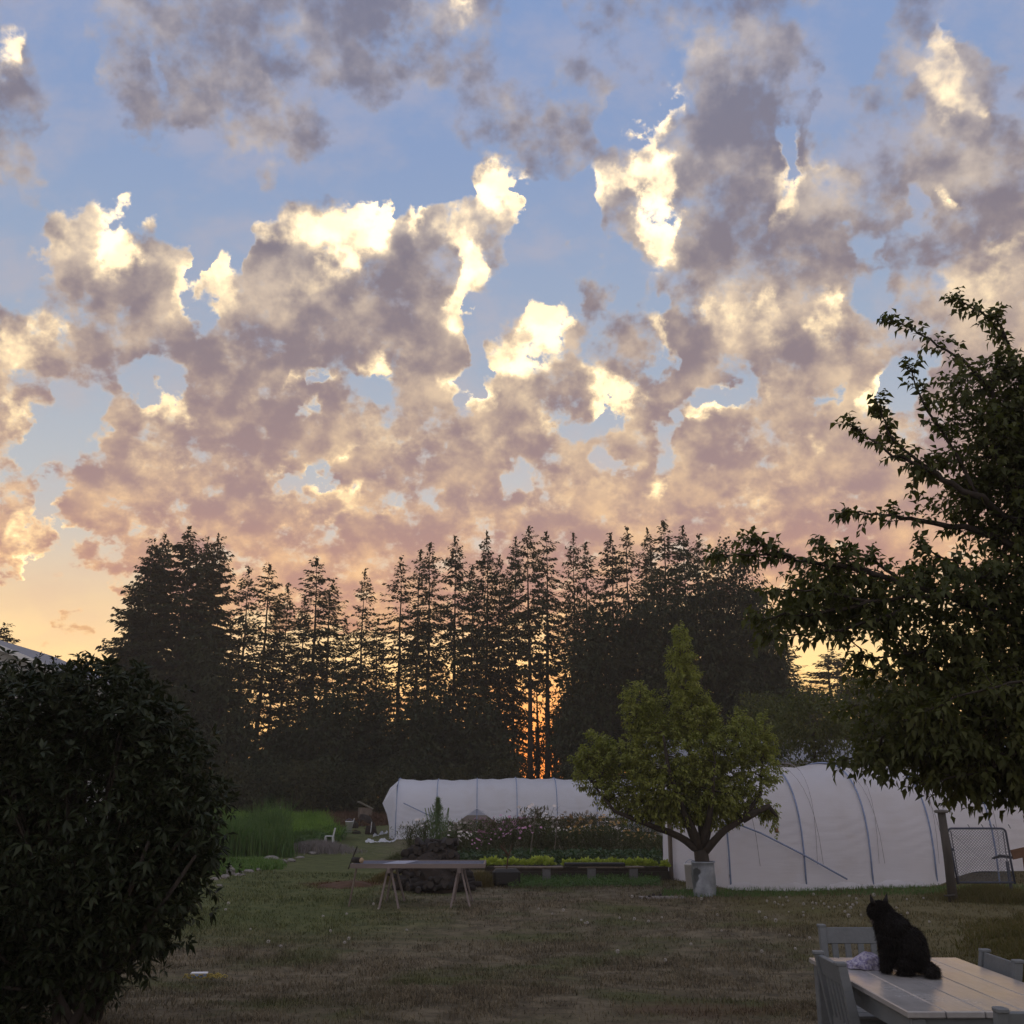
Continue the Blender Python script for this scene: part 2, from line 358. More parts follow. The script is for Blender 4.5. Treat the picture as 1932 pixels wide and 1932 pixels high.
class MB:
    """collects shapes into one mesh"""
    def __init__(s): s.v = []; s.f = []; s.n = 0; s.mi = []
    def add(s, vs, fs, mi=0):
        vs = np.asarray(vs, float).reshape(-1, 3)
        s.v.append(vs)
        for f in fs: s.f.append(tuple(int(i) + s.n for i in f)); s.mi.append(mi)
        s.n += len(vs); return s
    def box(s, c, size, rot=None, mi=0, bev=0.0):
        x, y, z = [k / 2.0 for k in size]; b = min(bev, x * .45, y * .45, z * .45)
        if b > 0:
            vs = []
            for sx in (-1, 1):
                for sy in (-1, 1):
                    for sz in (-1, 1):
                        vs += [(sx * (x - b), sy * (y - b), sz * z), (sx * (x - b), sy * y, sz * (z - b)), (sx * x, sy * (y - b), sz * (z - b))]
            import bmesh
            bm = bmesh.new(); [bm.verts.new(p) for p in vs]
            bmesh.ops.convex_hull(bm, input=bm.verts[:])
            bm.verts.index_update()
            vs = [v.co[:] for v in bm.verts]; fs = [[v.index for v in f.verts] for f in bm.faces]; bm.free()
        else:
            vs = [(sx * x, sy * y, sz * z) for sx in (-1, 1) for sy in (-1, 1) for sz in (-1, 1)]
            fs = [(0, 1, 3, 2), (4, 6, 7, 5), (0, 4, 5, 1), (2, 3, 7, 6), (0, 2, 6, 4), (1, 5, 7, 3)]
        vs = np.array(vs)
        if rot is not None:
            R = np.array(rot.to_matrix() if hasattr(rot, 'to_matrix') else rot); vs = vs @ R.T
        return s.add(vs + np.array(c), fs, mi)
    def bar(s, a, b, w, h, up=(0, 0, 1), mi=0, bev=0.003):
        a = Vector(a); b = Vector(b); d = (b - a); L = d.length; d.normalize()
        up = Vector(up)
        if abs(d.dot(up)) > .98: up = Vector((1, 0, 0))
        r = d.cross(up).normalized(); u2 = r.cross(d)
        M = Matrix((r, d, u2)).transposed()
        return s.box((a + b) / 2, (w, L, h), M, mi, bev)
    def tube(s, pts, rad, seg=8, mi=0, cap=True):
        pts = [Vector(p) for p in pts]; n = len(pts)
        if not hasattr(rad, '__len__'): rad = [rad] * n
        vs = []; fs = []
        t0 = (pts[1] - pts[0]).normalized(); ref = Vector((0, 0, 1)) if abs(t0.z) < .9 else Vector((1, 0, 0))
        nrm = t0.cross(ref).normalized()
        for i, p in enumerate(pts):
            t = (pts[min(i + 1, n - 1)] - pts[max(i - 1, 0)]).normalized()
            nrm = (nrm - t * nrm.dot(t)).normalized(); bi = t.cross(nrm)
            for k in range(seg):
                a = 2 * math.pi * k / seg
                vs.append(p + (nrm * math.cos(a) + bi * math.sin(a)) * rad[i])
        for i in range(n - 1):
            for k in range(seg):
                k2 = (k + 1) % seg
                fs.append((i * seg + k, i * seg + k2, (i + 1) * seg + k2, (i + 1) * seg + k))
        if cap:
            fs.append(tuple(range(seg - 1, -1, -1))); fs.append(tuple((n - 1) * seg + k for k in range(seg)))
        return s.add([v[:] for v in vs], fs, mi)
    def lathe(s, prof, c=(0, 0, 0), seg=20, mi=0):
        vs = []; fs = []
        for r, z in prof:
            for k in range(seg):
                a = 2 * math.pi * k / seg; vs.append((c[0] + r * math.cos(a), c[1] + r * math.sin(a), c[2] + z))
        for i in range(len(prof) - 1):
            for k in range(seg):
                k2 = (k + 1) % seg; fs.append((i * seg + k, i * seg + k2, (i + 1) * seg + k2, (i + 1) * seg + k))
        return s.add(vs, fs, mi)
    def mesh(s, name, smooth=False):
        me = bpy.data.meshes.new(name)
        V = np.concatenate(s.v) if s.v else np.zeros((0, 3))
        me.from_pydata(V.tolist(), [], s.f)
        me.polygons.foreach_set('material_index', s.mi)
        if smooth: me.polygons.foreach_set('use_smooth', [True] * len(me.polygons))
        me.update(); return me
    def build(s, name, mats, parent=None, smooth=False, loc=None, rot=None):
        return link(name, s.mesh(name, smooth), mats, parent, loc, rot)

def tri_mesh(name, V, T, mi=None, smooth=False):
    """fast mesh from arrays of verts and triangles"""
    me = bpy.data.meshes.new(name)
    V = np.ascontiguousarray(V, dtype=np.float32); T = np.ascontiguousarray(T, dtype=np.int32)
    me.vertices.add(len(V)); me.vertices.foreach_set('co', V.ravel())
    me.loops.add(T.size); me.loops.foreach_set('vertex_index', T.ravel())
    me.polygons.add(len(T)); me.polygons.foreach_set('loop_start', np.arange(0, T.size, 3, dtype=np.int32))
    if mi is not None: me.polygons.foreach_set('material_index', np.asarray(mi, dtype=np.int32))
    if smooth: me.polygons.foreach_set('use_smooth', np.ones(len(T), dtype=bool))
    me.update(calc_edges=True); return me
def norm(a): return a / np.maximum(np.linalg.norm(a, axis=1, keepdims=True), 1e-9)

def leaves(pos, dirs, L, W, droop=.25, fold=.18, curl=None):
    """folded, drooping leaf per point: base at pos, pointing along dirs"""
    n = len(pos); L = np.broadcast_to(L, n)[:, None]; W = np.broadcast_to(W, n)[:, None]
    d = norm(dirs); up = np.tile([0, 0, 1.0], (n, 1)) + rng.normal(0, .45, (n, 3))
    s = norm(np.cross(d, up)); nn = norm(np.cross(s, d))
    b = pos; m_ = pos + d * L * .45 - nn * W * fold
    l = pos + d * L * .42 + s * W * .5 + nn * W * .05; r = pos + d * L * .42 - s * W * .5 + nn * W * .05
    t = pos + d * L * .95 - nn * L * droop
    t[:, 2] -= (L[:, 0] * droop * .5)
    V = np.stack([b, l, r, m_, t], 1).reshape(-1, 3)
    q = np.array([[0, 3, 1], [0, 2, 3], [1, 3, 4], [3, 2, 4]])
    T = (np.arange(n)[:, None, None] * 5 + q[None]).reshape(-1, 3)
    return V, T
def blades(pos, H, W, lean=.35, bend=.4):
    """grass blade: 3-segment strip with 5 verts"""
    n = len(pos); a = rng.uniform(0, 2 * np.pi, n); H = np.broadcast_to(H, n)[:, None]; W = np.broadcast_to(W, n)[:, None]
    s = np.stack([np.cos(a), np.sin(a), np.zeros(n)], 1)
    a2 = rng.uniform(0, 2 * np.pi, n); ln = np.abs(rng.normal(0, lean, n))[:, None]
    d = np.stack([np.cos(a2), np.sin(a2), np.zeros(n)], 1) * ln
    up = np.array([[0, 0, 1.0]])
    p0l = pos - s * W * .5; p0r = pos + s * W * .5
    mid = pos + (up * .6 + d * .45) * H
    p1l = mid - s * W * .38; p1r = mid + s * W * .38
    tip = pos + (up * (1 - bend * ln) + d * (1 + bend)) * H
    V = np.stack([p0l, p0r, p1l, p1r, tip], 1).reshape(-1, 3)
    q = np.array([[0, 1, 3], [0, 3, 2], [2, 3, 4]])
    T = (np.arange(n)[:, None, None] * 5 + q[None]).reshape(-1, 3)
    return V, T
def cat_vt(parts):
    V = []; T = []; n = 0
    for v, t in parts:
        V.append(v); T.append(t + n); n += len(v)
    return np.concatenate(V), np.concatenate(T)

# ------------------------------------------------------------------ materials
def mat(name, col, rough=.7, var=0.0, scale=8.0, bump=0.0, col2=None, metal=0.0, spec=.4, coord='Object', trans=0.0, stretch=None):
    m_ = bpy.data.materials.new(name); m_.use_nodes = True
    nt = m_.node_tree; q = G(nt); bs = nt.nodes['Principled BSDF']
    bs.inputs['Roughness'].default_value = rough; bs.inputs['Metallic'].default_value = metal
    bs.inputs['Specular IOR Level'].default_value = spec
    c = (*col, 1)
    if var or col2 or bump:
        t = q.node('ShaderNodeTexCoord').outputs[coord]
        if stretch: t = q.vm('MULTIPLY', t, stretch)
        nz = q.noise(t, scale, 6, .62).outputs[0]
        if col2: res = q.mix(q.smooth(nz, .36, .64), c, (*col2, 1))
        else: res = q.vm('SCALE', tuple(col), scale=q.m('ADD', q.m('MULTIPLY', q.m('SUBTRACT', nz, .5), var * 3), 1.0))
        q.put(bs.inputs['Base Color'], res)
        if bump:
            bp = q.node('ShaderNodeBump'); bp.inputs['Strength'].default_value = bump; bp.inputs['Distance'].default_value = .02
            q.put(bp.inputs['Height'], nz); q.put(bs.inputs['Normal'], bp.outputs[0])
    else: bs.inputs['Base Color'].default_value = c
    if trans:
        tr = q.node('ShaderNodeBsdfTranslucent'); q.put(tr.inputs[0], bs.inputs['Base Color'].links[0].from_socket if bs.inputs['Base Color'].is_linked else c)
        mx = q.node('ShaderNodeMixShader'); mx.inputs[0].default_value = trans
        q.put(mx.inputs[1], bs.outputs[0]); q.put(mx.inputs[2], tr.outputs[0])
        q.put(nt.nodes['Material Output'].inputs[0], mx.outputs[0])
    return m_
def leafmat(name, cols, rough=.55, trans=.3, spec=.3, back=1.0):
    """every leaf its own tone, a little light coming through"""
    m_ = bpy.data.materials.new(name); m_.use_nodes = True
    nt = m_.node_tree; q = G(nt); bs = nt.nodes['Principled BSDF']
    ge = q.node('ShaderNodeNewGeometry')
    n = len(cols)
    tx = q.node('ShaderNodeTexCoord').outputs['Object']
    big = q.noise(tx, 1.3, 2, .5).outputs[0]
    f = q.m('ADD', q.m('MULTIPLY', ge.outputs['Random Per Island'], .7), q.m('MULTIPLY', q.m('SUBTRACT', big, .35), .9), clamp=True)
    c = q.ramp(f, [(i / max(n - 1, 1), k) for i, k in enumerate(cols)])
    q.put(bs.inputs['Base Color'], c); bs.inputs['Roughness'].default_value = rough
    bs.inputs['Specular IOR Level'].default_value = spec
    tr = q.node('ShaderNodeBsdfTranslucent'); q.put(tr.inputs[0], q.mix(1.0, c, (1.1, 1.15, .6, 1), 'MULTIPLY'))
    mx = q.node('ShaderNodeMixShader'); mx.inputs[0].default_value = trans
    q.put(mx.inputs[1], bs.outputs[0]); q.put(mx.inputs[2], tr.outputs[0]); q.put(nt.nodes['Material Output'].inputs[0], mx.outputs[0])
    return m_

M_bark = mat('bark', (.038, .030, .024), .9, .5, 14, .8, stretch=(1, 1, .25))
M_firbark = mat('fir_bark', (.045, .035, .028), .95, .4, 6, .5)
M_fir = leafmat('fir_needles', [(.022, .030, .014), (.034, .042, .018), (.050, .056, .024)], .8, .22, .15)
M_fir2 = leafmat('fir_needles_olive', [(.030, .034, .016), (.046, .050, .022), (.066, .066, .030)], .8, .28, .15)
M_thick = leafmat('thicket_leaves', [(.020, .028, .014), (.032, .042, .019), (.045, .055, .026)], .8, .2, .15)
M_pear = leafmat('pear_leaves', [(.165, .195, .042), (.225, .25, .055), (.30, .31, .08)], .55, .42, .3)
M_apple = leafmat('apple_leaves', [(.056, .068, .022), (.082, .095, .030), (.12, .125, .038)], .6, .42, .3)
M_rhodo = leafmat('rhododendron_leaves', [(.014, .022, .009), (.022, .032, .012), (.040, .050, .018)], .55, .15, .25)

# ------------------------------------------------------------------ the ground
def make_ground():
    ys = np.concatenate([np.linspace(-12, 3, 12), np.linspace(3.4, 30, 150), np.geomspace(30.5, 300, 70)])
    xs = np.concatenate([-np.geomspace(300, 20, 34), np.linspace(-19.4, 19.4, 150), np.geomspace(20, 300, 34)])
    X_, Y_ = np.meshgrid(xs, ys); Z_ = hgt(X_, Y_)
    small = np.array([noise.noise(Vector((x * 1.3, y * 1.3, 0))) * .018 if (2 < y < 30 and abs(x) < 20) else 0 for x, y in zip(X_.ravel(), Y_.ravel())])
    V = np.stack([X_.ravel(), Y_.ravel(), Z_.ravel() + small], 1)
    nx = len(xs); ny = len(ys)
    i, j = np.meshgrid(np.arange(nx - 1), np.arange(ny - 1)); k = (j * nx + i).ravel()
    T = np.concatenate([np.stack([k, k + 1, k + nx + 1], 1), np.stack([k, k + nx + 1, k + nx], 1)])
    return tri_mesh('lawn', V, T, smooth=True)
def ground_tint(q, pos):
    """lawn colours by place: dry straw brown, greener strip on the left, moss with painted-in shade bottom left, red earth by the sawhorses"""
    n1 = q.noise(pos, .55, 5, .6).outputs[0]; n2 = q.noise(pos, 3.2, 5, .65).outputs[0]; n3 = q.noise(pos, 26, 3, .6).outputs[0]
    dry = q.mix(q.smooth(n2, .35, .66), (.090, .075, .050, 1), (.200, .168, .112, 1))
    dry = q.mix(q.m('MULTIPLY', q.smooth(n3, .5, .75), .35), dry, (.27, .23, .15, 1))
    dry = q.mix(q.m('MULTIPLY', q.smooth(n1, .42, .62), .55), dry, (.085, .080, .045, 1))
    green = q.mix(q.smooth(n2, .35, .65), (.070, .092, .032, 1), (.115, .130, .046, 1))
    sp = q.node('ShaderNodeSeparateXYZ'); q.put(sp.inputs[0], pos); x, y, z = sp.outputs
    wob = q.m('MULTIPLY', q.m('SUBTRACT', n1, .5), 5.0)
    wob2 = q.m('MULTIPLY', q.m('SUBTRACT', n2, .5), 1.2)
    # green grass path at left going back
    k1 = q.m('MULTIPLY', q.smooth(q.m('ADD', y, wob), 14.5, 18.5), q.smooth(q.m('ADD', q.m('ADD', x, q.m('MULTIPLY', y, .12)), wob), 1.5, -.8))
    k2 = q.smooth(q.m('ADD', n1, 0.0), .50, .66)
    # moss close by, left, the shade there painted into its dark green
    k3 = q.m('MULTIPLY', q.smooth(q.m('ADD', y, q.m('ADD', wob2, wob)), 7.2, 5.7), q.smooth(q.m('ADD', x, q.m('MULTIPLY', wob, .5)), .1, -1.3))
    kk = q.m('MAXIMUM', q.m('MULTIPLY', k1, .85), q.m('MULTIPLY', k2, .55))
    c = q.mix(kk, dry, green)
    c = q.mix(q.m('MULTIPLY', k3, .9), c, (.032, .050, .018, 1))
    # fence-line growth to the right is olive
    k4 = q.m('MULTIPLY', q.smooth(q.m('ADD', x, wob), 3.2, 5.5), q.smooth(q.m('ADD', y, wob), 6, 9))
    c = q.mix(q.m('MULTIPLY', k4, .6), c, (.120, .105, .038, 1))
    # bare reddish earth left of the sawhorse table
    def near(cx, cy, rx, ry):
        dx_ = q.m('DIVIDE', q.m('SUBTRACT', x, cx), rx); dy_ = q.m('DIVIDE', q.m('SUBTRACT', y, cy), ry)
        d_ = q.m('SQRT', q.m('ADD', q.m('MULTIPLY', dx_, dx_), q.m('MULTIPLY', dy_, dy_)))
        return q.smooth(q.m('ADD', d_, q.m('MULTIPLY', q.m('SUBTRACT', n2, .5), 1.6)), 1.2, .6)
    e = at(655, 1668)
    c = q.mix(near(e.x, e.y, 1.1, 1.3), c, (.080, .040, .020, 1))
    e = at(1330, 1905)
    c = q.mix(q.m('MULTIPLY', near(e.x, e.y, .8, .5), .5), c, (.130, .080, .055, 1))
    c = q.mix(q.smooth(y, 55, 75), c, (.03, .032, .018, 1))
    return c
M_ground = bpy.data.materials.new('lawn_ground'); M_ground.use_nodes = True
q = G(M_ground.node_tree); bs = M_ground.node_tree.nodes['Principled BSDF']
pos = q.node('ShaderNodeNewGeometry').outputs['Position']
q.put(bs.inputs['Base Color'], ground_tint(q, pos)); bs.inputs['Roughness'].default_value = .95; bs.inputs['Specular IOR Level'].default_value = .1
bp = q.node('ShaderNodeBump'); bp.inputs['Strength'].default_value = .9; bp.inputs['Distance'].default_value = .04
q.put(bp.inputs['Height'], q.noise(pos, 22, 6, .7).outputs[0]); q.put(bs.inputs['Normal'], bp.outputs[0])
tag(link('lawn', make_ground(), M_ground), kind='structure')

M_grass = bpy.data.materials.new('lawn_grass'); M_grass.use_nodes = True
q = G(M_grass.node_tree); bs = M_grass.node_tree.nodes['Principled BSDF']
ge = q.node('ShaderNodeNewGeometry')
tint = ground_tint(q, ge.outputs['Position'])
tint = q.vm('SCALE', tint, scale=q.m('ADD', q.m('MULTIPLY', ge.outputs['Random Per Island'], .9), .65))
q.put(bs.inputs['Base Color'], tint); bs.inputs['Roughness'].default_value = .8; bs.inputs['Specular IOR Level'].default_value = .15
tr = q.node('ShaderNodeBsdfTranslucent'); q.put(tr.inputs[0], tint); mx = q.node('ShaderNodeMixShader'); mx.inputs[0].default_value = .25
q.put(mx.inputs[1], bs.outputs[0]); q.put(mx.inputs[2], tr.outputs[0]); q.put(M_grass.node_tree.nodes['Material Output'].inputs[0], mx.outputs[0])

def frustum_points(n, y0, y1, power=1.0, margin=.06):
    t = rng.random(n); y = y0 * (y1 / y0) ** (t ** power)
    x = (rng.random(n) * 2 - 1) * (0.5 / .95 + margin) * y
    return x, y
gx, gy = frustum_points(330000, 3.6, 30, 1.0)
cl = np.array([noise.noise(Vector((x * 2.2, y * 2.2, 5.0))) * .7 + noise.noise(Vector((x * .45, y * .6, 8.0))) * .8 for x, y in zip(gx, gy)])
keep = rng.random(len(gx)) < np.clip(.55 + cl * 1.1, .12, 1)
gx, gy, cl = gx[keep], gy[keep], cl[keep]
Hh = (.028 + .018 * rng.random(len(gx)) + np.clip(cl, 0, 1) * .045) * (1 + .02 * gy)
V, T = blades(np.stack([gx, gy, hgt(gx, gy) - .004], 1), Hh, .0035 + .00055 * gy, lean=.7)
tag(link('lawn_grass', tri_mesh('lawn_grass', V, T), M_grass), 'short dry olive brown lawn grass covering the yard', 'grass', kind='stuff')

# ------------------------------------------------------------------ trees
def conifer_mesh(H, R, seed, z0=.08, npw=6, dens=1.0, gap=.0, spire=.35, droop=.3, spray=.42, power=.75, step=.42, flat=0.0):
    """needle sprays on drooping whorls; returns V,T and trunk MB"""
    r = np.random.default_rng(seed); pos = []; dr = []; L = []; br = MB()
    z = H * z0; top = H
    while z < H * .985:
        t = (z - H * z0) / (H * (1 - z0))
        Rr = R * min(1.0, ((1 - t) / spire) ** power * .96 + .02) if (1 - t) < spire else R * (1.0 - flat * max(0, (.45 - t)))
        nb = max(4, int(npw * (.6 + .5 * Rr / R)))
        ph = r.uniform(0, 6.28)
        for k in range(nb):
            if r.random() < gap * (1 - t * .8): continue
            a = ph + 6.283 * k / nb + r.normal(0, .25); ln = Rr * r.choice([r.uniform(.4, .8), r.uniform(.8, 1.25)])
            zz = z + r.normal(0, step * .85)
            ca, sa = math.cos(a), math.sin(a)
            if gap and noise.noise(Vector((ca * .9 + seed, sa * .9, z * .55))) < -.16 + .5 * (gap - .3) and t < .82: continue
            ns = max(4, int(ln / spray * 6.5 * dens))
            for s in range(ns):
                f = (s + r.random()) / ns
                if gap and f < .25 * r.random(): continue
                x = ln * f
                up = (.35 * x if (1 - t) < spire * .5 else 0)
                zd = zz + up - droop * x * (1.0 - .35 * f) + r.normal(0, .05)
                side = r.choice([-1, 1]); spr = r.uniform(.3, 1.1) * side
                off = (1 - f) * .10
                pos.append((ca * x - sa * spr * off, sa * x + ca * spr * off, zd))
                dr.append((ca * 1.0 - sa * spr, sa * 1.0 + ca * spr, r.uniform(-.55, .25)))
                L.append(spray * r.uniform(.55, 1.1) * (.55 + .45 * (1 - t) ** .4) * (.9 if f < .9 else 1.1))
        z += step * (.45 + .55 * min(1, (1 - t) / spire)) * r.uniform(.8, 1.2)
    for k in range(14):
        a = r.uniform(0, 6.28); pos.append((0, 0, H * .985 + r.uniform(-.5, .35))); dr.append((math.cos(a) * .5, math.sin(a) * .5, 1.2)); L.append(.32)
    pos = np.array(pos); dr = np.array(dr); L = np.array(L)
    V, T = leaves(pos, dr, L, L * r.uniform(.42, .75, len(L)), droop=.2)
    return V, T
def trunk_mesh(H, r0, seed, top=.97):
    r = random.Random(seed); b = MB(); n = 8; x = y = 0; pts = []; rad = []
    for i in range(n + 1):
        t = i / n; pts.append((x, y, -.4 + (H * top + .4) * t)); rad.append(max(.015, r0 * (1 - t) ** .85 * (1.25 if i == 0 else 1)))
        x += r.uniform(-.06, .06); y += r.uniform(-.06, .06)
    b.tube(pts, rad, 7)
    # bare stubs under the crown
    for i in range(10):
        z = H * r.uniform(.1, .55); a = r.uniform(0, 6.28); l = r.uniform(.4, 1.0)
        b.tube([(0, 0, z), (math.cos(a) * l, math.sin(a) * l, z - .1 * l)], [.025, .01], 4)
    return b.mesh('trunk', True)

# unit-height families, copied and scaled for each tree
FAM = {}
def fam(kind, k):
    if kind == 'bare' and (kind, k) not in FAM:
        V, T = conifer_mesh(19.0, 1.9, 300 + k, .46, 8, 1.3, .22, .42, .36, .36, .80, .36); FAM[(kind, k)] = (tri_mesh('crown', V, T), trunk_mesh(19.0, .24, 300 + k))
    key = (kind, k)
    if key in FAM: return FAM[key]
    sd = 100 + k * 7 + {'thin': 0, 'full': 50, 'wide': 90}[kind]
    if kind == 'thin':   V, T = conifer_mesh(19.0, 2.0, sd, .14, 8, 1.3, .2, .42, .30, .36, .80, .36)
    elif kind == 'full': V, T = conifer_mesh(19.0, 2.1, sd, .08, 8, 1.5, .10, .45, .28, .38, .80, .33)
    else:                V, T = conifer_mesh(19.0, 3.3, sd, .06, 9, 1.7, .06, .55, .36, .44, .75, .34)
    FAM[key] = (tri_mesh('crown', V, T), trunk_mesh(19.0, .20 if kind != 'wide' else .3, sd))
    return FAM[key]
ORD = ['first', 'second', 'third', 'fourth', 'fifth', 'sixth', 'seventh', 'eighth', 'ninth', 'tenth', 'eleventh', 'twelfth', 'thirteenth', 'fourteenth', 'fifteenth', 'sixteenth', 'seventeenth', 'eighteenth', 'nineteenth', 'twentieth']
def fir(u, vtop, y, kind, k, wscale, label, group, m_):
    p = P(u, vtop, y); z0 = float(hgt(p.x, y)); H = p.z - z0
    cm, tm = fam(kind, k)
    o = empty('fir_tree', (p.x, y, z0), random.uniform(0, 6.28), label, 'tree', group)
    s = H / 19.3; wscale *= random.uniform(.85, 1.2)
    c = link('crown', cm, m_, o); t = link('trunk', tm, M_firbark, o)
    o.scale = (wscale * random.uniform(.88, 1.15), wscale * random.uniform(.88, 1.15), s)
    o.rotation_euler = (random.gauss(0, .008), random.gauss(0, .008), o.rotation_euler.z)
    return o
left_c = [(262, 1090, 66, 1.0, 'wide'), (291, 1013, 68, .95, 'wide'), (312, 1007, 70, .9, 'wide'), (355, 990, 67, 1.05, 'wide'), (388, 1009, 70, .85, 'wide'), (415, 1005, 68, .95, 'wide')]
for i, (u, v, y, w, kd) in enumerate(left_c):
    fir(u, v, y, kd, i % 3, w, 'dark broad drooping fir, %s from the left in the clump behind the big shrub' % ORD[i], 'firs of the tall clump on the left', M_fir)
mid = [(468, 1066, .95), (502, 1061, 1.0), (524, 1120, .8), (547, 1098, .9), (574, 1125, .8), (602, 1051, 1.0), (628, 1092, .9), (652, 1160, .8), (686, 1071, .85), (716, 1165, .75), (757, 1049, 1.0), (790, 1034, .9),
       (816, 1022, .9), (861, 1006, 1.05), (890, 1060, .8), (916, 1000, 1.1), (944, 1045, .9), (965, 1012, .9), (1000, 988, 1.0), (1028, 999, 1.0), (1078, 1000, .95)]
for i, (u, v, w) in enumerate(mid):
    y = 69 + (i * 37 % 7) - 3
    full = u in (861, 916, 965, 890, 944)
    near_gap = u in (1000, 1028)
    lab = ('shorter thin fir, %s spire from the left in the open row' if v > 1040 and w < .9 else 'slender see-through fir, %s spire from the left in the open row') % (ORD[i] if i < 20 else 'twenty-first')
    fir(u, v, y, 'bare' if near_gap else 'full' if full else 'thin', i % 4, w, lab, 'slender firs of the open row', M_fir2 if i % 3 == 0 else M_fir)
right_c = [(1111, 1021, .95), (1144, 1003, 1.0), (1182, 994, 1.0), (1221, 995, .95), (1249, 981, 1.05), (1285, 990, 1.0), (1321, 1006, 1.0), (1349, 1042, .9)]
for i, (u, v, w) in enumerate(right_c):
    fir(u, v, 68 + (i * 5 % 4), 'full' if i % 2 else 'thin', i % 4, w, 'dark pointed fir over the broadleaf mass, %s spire of the right hand clump' % ORD[i], 'pointed firs of the right hand clump', M_fir)
# lone far firs
fir(1483, 1205, 84, 'full', 1, 1.35, 'small far fir standing alone against the yellow sky, right of the thicket', None, M_fir)
for i, (u, v, w) in enumerate([(1564, 1223, 1.7), (1610, 1275, 1.3), (1640, 1257, 1.2), (1672, 1246, 1.3), (1720, 1250, 1.4), (1528, 1290, 1.2)]):
    fir(u, v, 82 + i, 'wide', i % 3, w * .8, 'bushy far fir under the apple branches, %s of them from the left' % ORD[[1, 2, 3, 4, 5, 0][i]], 'far firs under the apple branches', M_fir)
fir(8, 1172, 62, 'wide', 1, 1.0, 'fir with level boughs at the left edge above the barn roof', None, M_fir2)

# broad leafy crowns
def clump_points(ells, n, shell=.55, lump=0.0):
    """points through a union of ellipsoids [(centre, (rx,ry,rz))], denser near the skin, gathered in clumps"""
    vol = np.array([e[1][0] * e[1][1] * e[1][2] for e in ells]) ** .72; vol /= vol.sum()
    idx = rng.choice(len(ells), n, p=vol)
    C = np.array([tuple(e[0]) for e in ells])[idx]; R = np.array([e[1] for e in ells])[idx]
    d = norm(rng.normal(0, 1, (n, 3))); rr = (shell + (1 - shell) * rng.random(n) ** .6)[:, None]
    if lump:
        k = np.array([noise.noise(Vector(c + q_ * r_ * 1.0) * 2.2) for c, q_, r_ in zip(C, d, R)])[:, None]; rr = rr * (1 + lump * k)
    return C + d * R * rr, d
def leafy(name, ells, nclump, per, L, W, m_, parent, spread=.25, droop=.25, wob=.3):
    p, d = clump_points(ells, nclump)
    p = p + rng.normal(0, spread * .6, p.shape)
    pos = np.repeat(p, per, 0) + rng.normal(0, spread, (nclump * per, 3)) * np.array([1, 1, .7])
    dd = np.repeat(d, per, 0) * .6 + rng.normal(0, .7, (nclump * per, 3)); dd[:, 2] -= wob
    Ls = L * rng.uniform(.6, 1.15, len(pos))
    V, T = leaves(pos, dd, Ls, Ls * W, droop=droop)
    return link(name, tri_mesh(name, V, T), m_, parent)
def pxell(u, v, y, ru, rv, ry=None):
    c = P(u, v, y); k = mpp(y); return (np.array(c[:]), (ru * k, (ry if ry else (ru + rv) / 2) * k, rv * k))
def thicket(u, vtop, wpx, y, label, group, n=520, name='broadleaf_tree'):
    top = P(u, vtop, y); z0 = float(hgt(top.x, y)); H = top.z - z0; r = wpx * mpp(y)
    o = empty(name, (top.x, y, z0), 0, label, 'tree', group)
    ells = []
    nl = 7
    for k in range(nl):
        f = (k + .5) / nl
        rr = r * (1.0 if f < .55 else math.sqrt(max(0.05, 1 - ((f - .5) / .55) ** 2)))
        a = random.uniform(0, 6.28)
        ells.append((np.array([math.cos(a) * r * .2, math.sin(a) * r * .2, H * f * .97]), (rr * random.uniform(.8, 1.05), rr * .9, H / nl * .95)))
    leafy('crown', ells, n, 14, .34, .5, M_thick, o, spread=.32)
    b = MB(); b.tube([(0, 0, -.3), (.1, 0, H * .4), (0, .1, H * .8)], [.16, .12, .04], 7)
    for k in range(4):
        a = random.uniform(0, 6.28); b.tube([(0, 0, H * .25), (math.cos(a) * r * .6, math.sin(a) * r * .6, H * .55)], [.08, .03], 5)
    b.build('trunk', M_bark, o, True)
    return o
rc = [(1098, 1200, 34), (1140, 1140, 42), (1195, 1115, 46), (1255, 1095, 48), (1318, 1070, 48), (1368, 1035, 44), (1406, 1050, 38), (1434, 1115, 36), (1452, 1215, 32), (1480, 1310, 30)]
for i, (u, v, w) in enumerate(rc):
    thicket(u, v, w, 61 + (i % 3), 'dense broadleaf tree, %s from the left in the mass below the right firs' % ORD[i], 'dark broadleaf trees of the right hand mass', 620)
us = [(300, 1290, 55), (375, 1180, 50), (420, 1230, 42), (455, 1330, 34), (492, 1410, 30), (528, 1375, 24), (562, 1392, 28), (600, 1318, 30), (640, 1292, 30), (676, 1352, 26), (712, 1302, 32), (752, 1378, 26), (790, 1312, 32),
      (830, 1300, 32), (872, 1362, 26), (910, 1335, 30), (948, 1390, 24), (1072, 1300, 26)]
for i, (u, v, w) in enumerate(us):
    thicket(u, v, w, 62 + (i * 3 % 4), 'dark rounded thicket tree at the foot of the firs, %s from the left' % ORD[i], 'thicket trees at the foot of the firs', 330, 'thicket_tree')
for u, v, n_ in ((1012, 1240, 95), (1043, 1290, 80)):
    thicket(u, v, 22, 73, 'thin see-through sapling against the orange glow, %s of the two bare trunks' % ('left' if u < 1030 else 'right'), 'thin saplings in the glowing gap', n_, 'sapling')
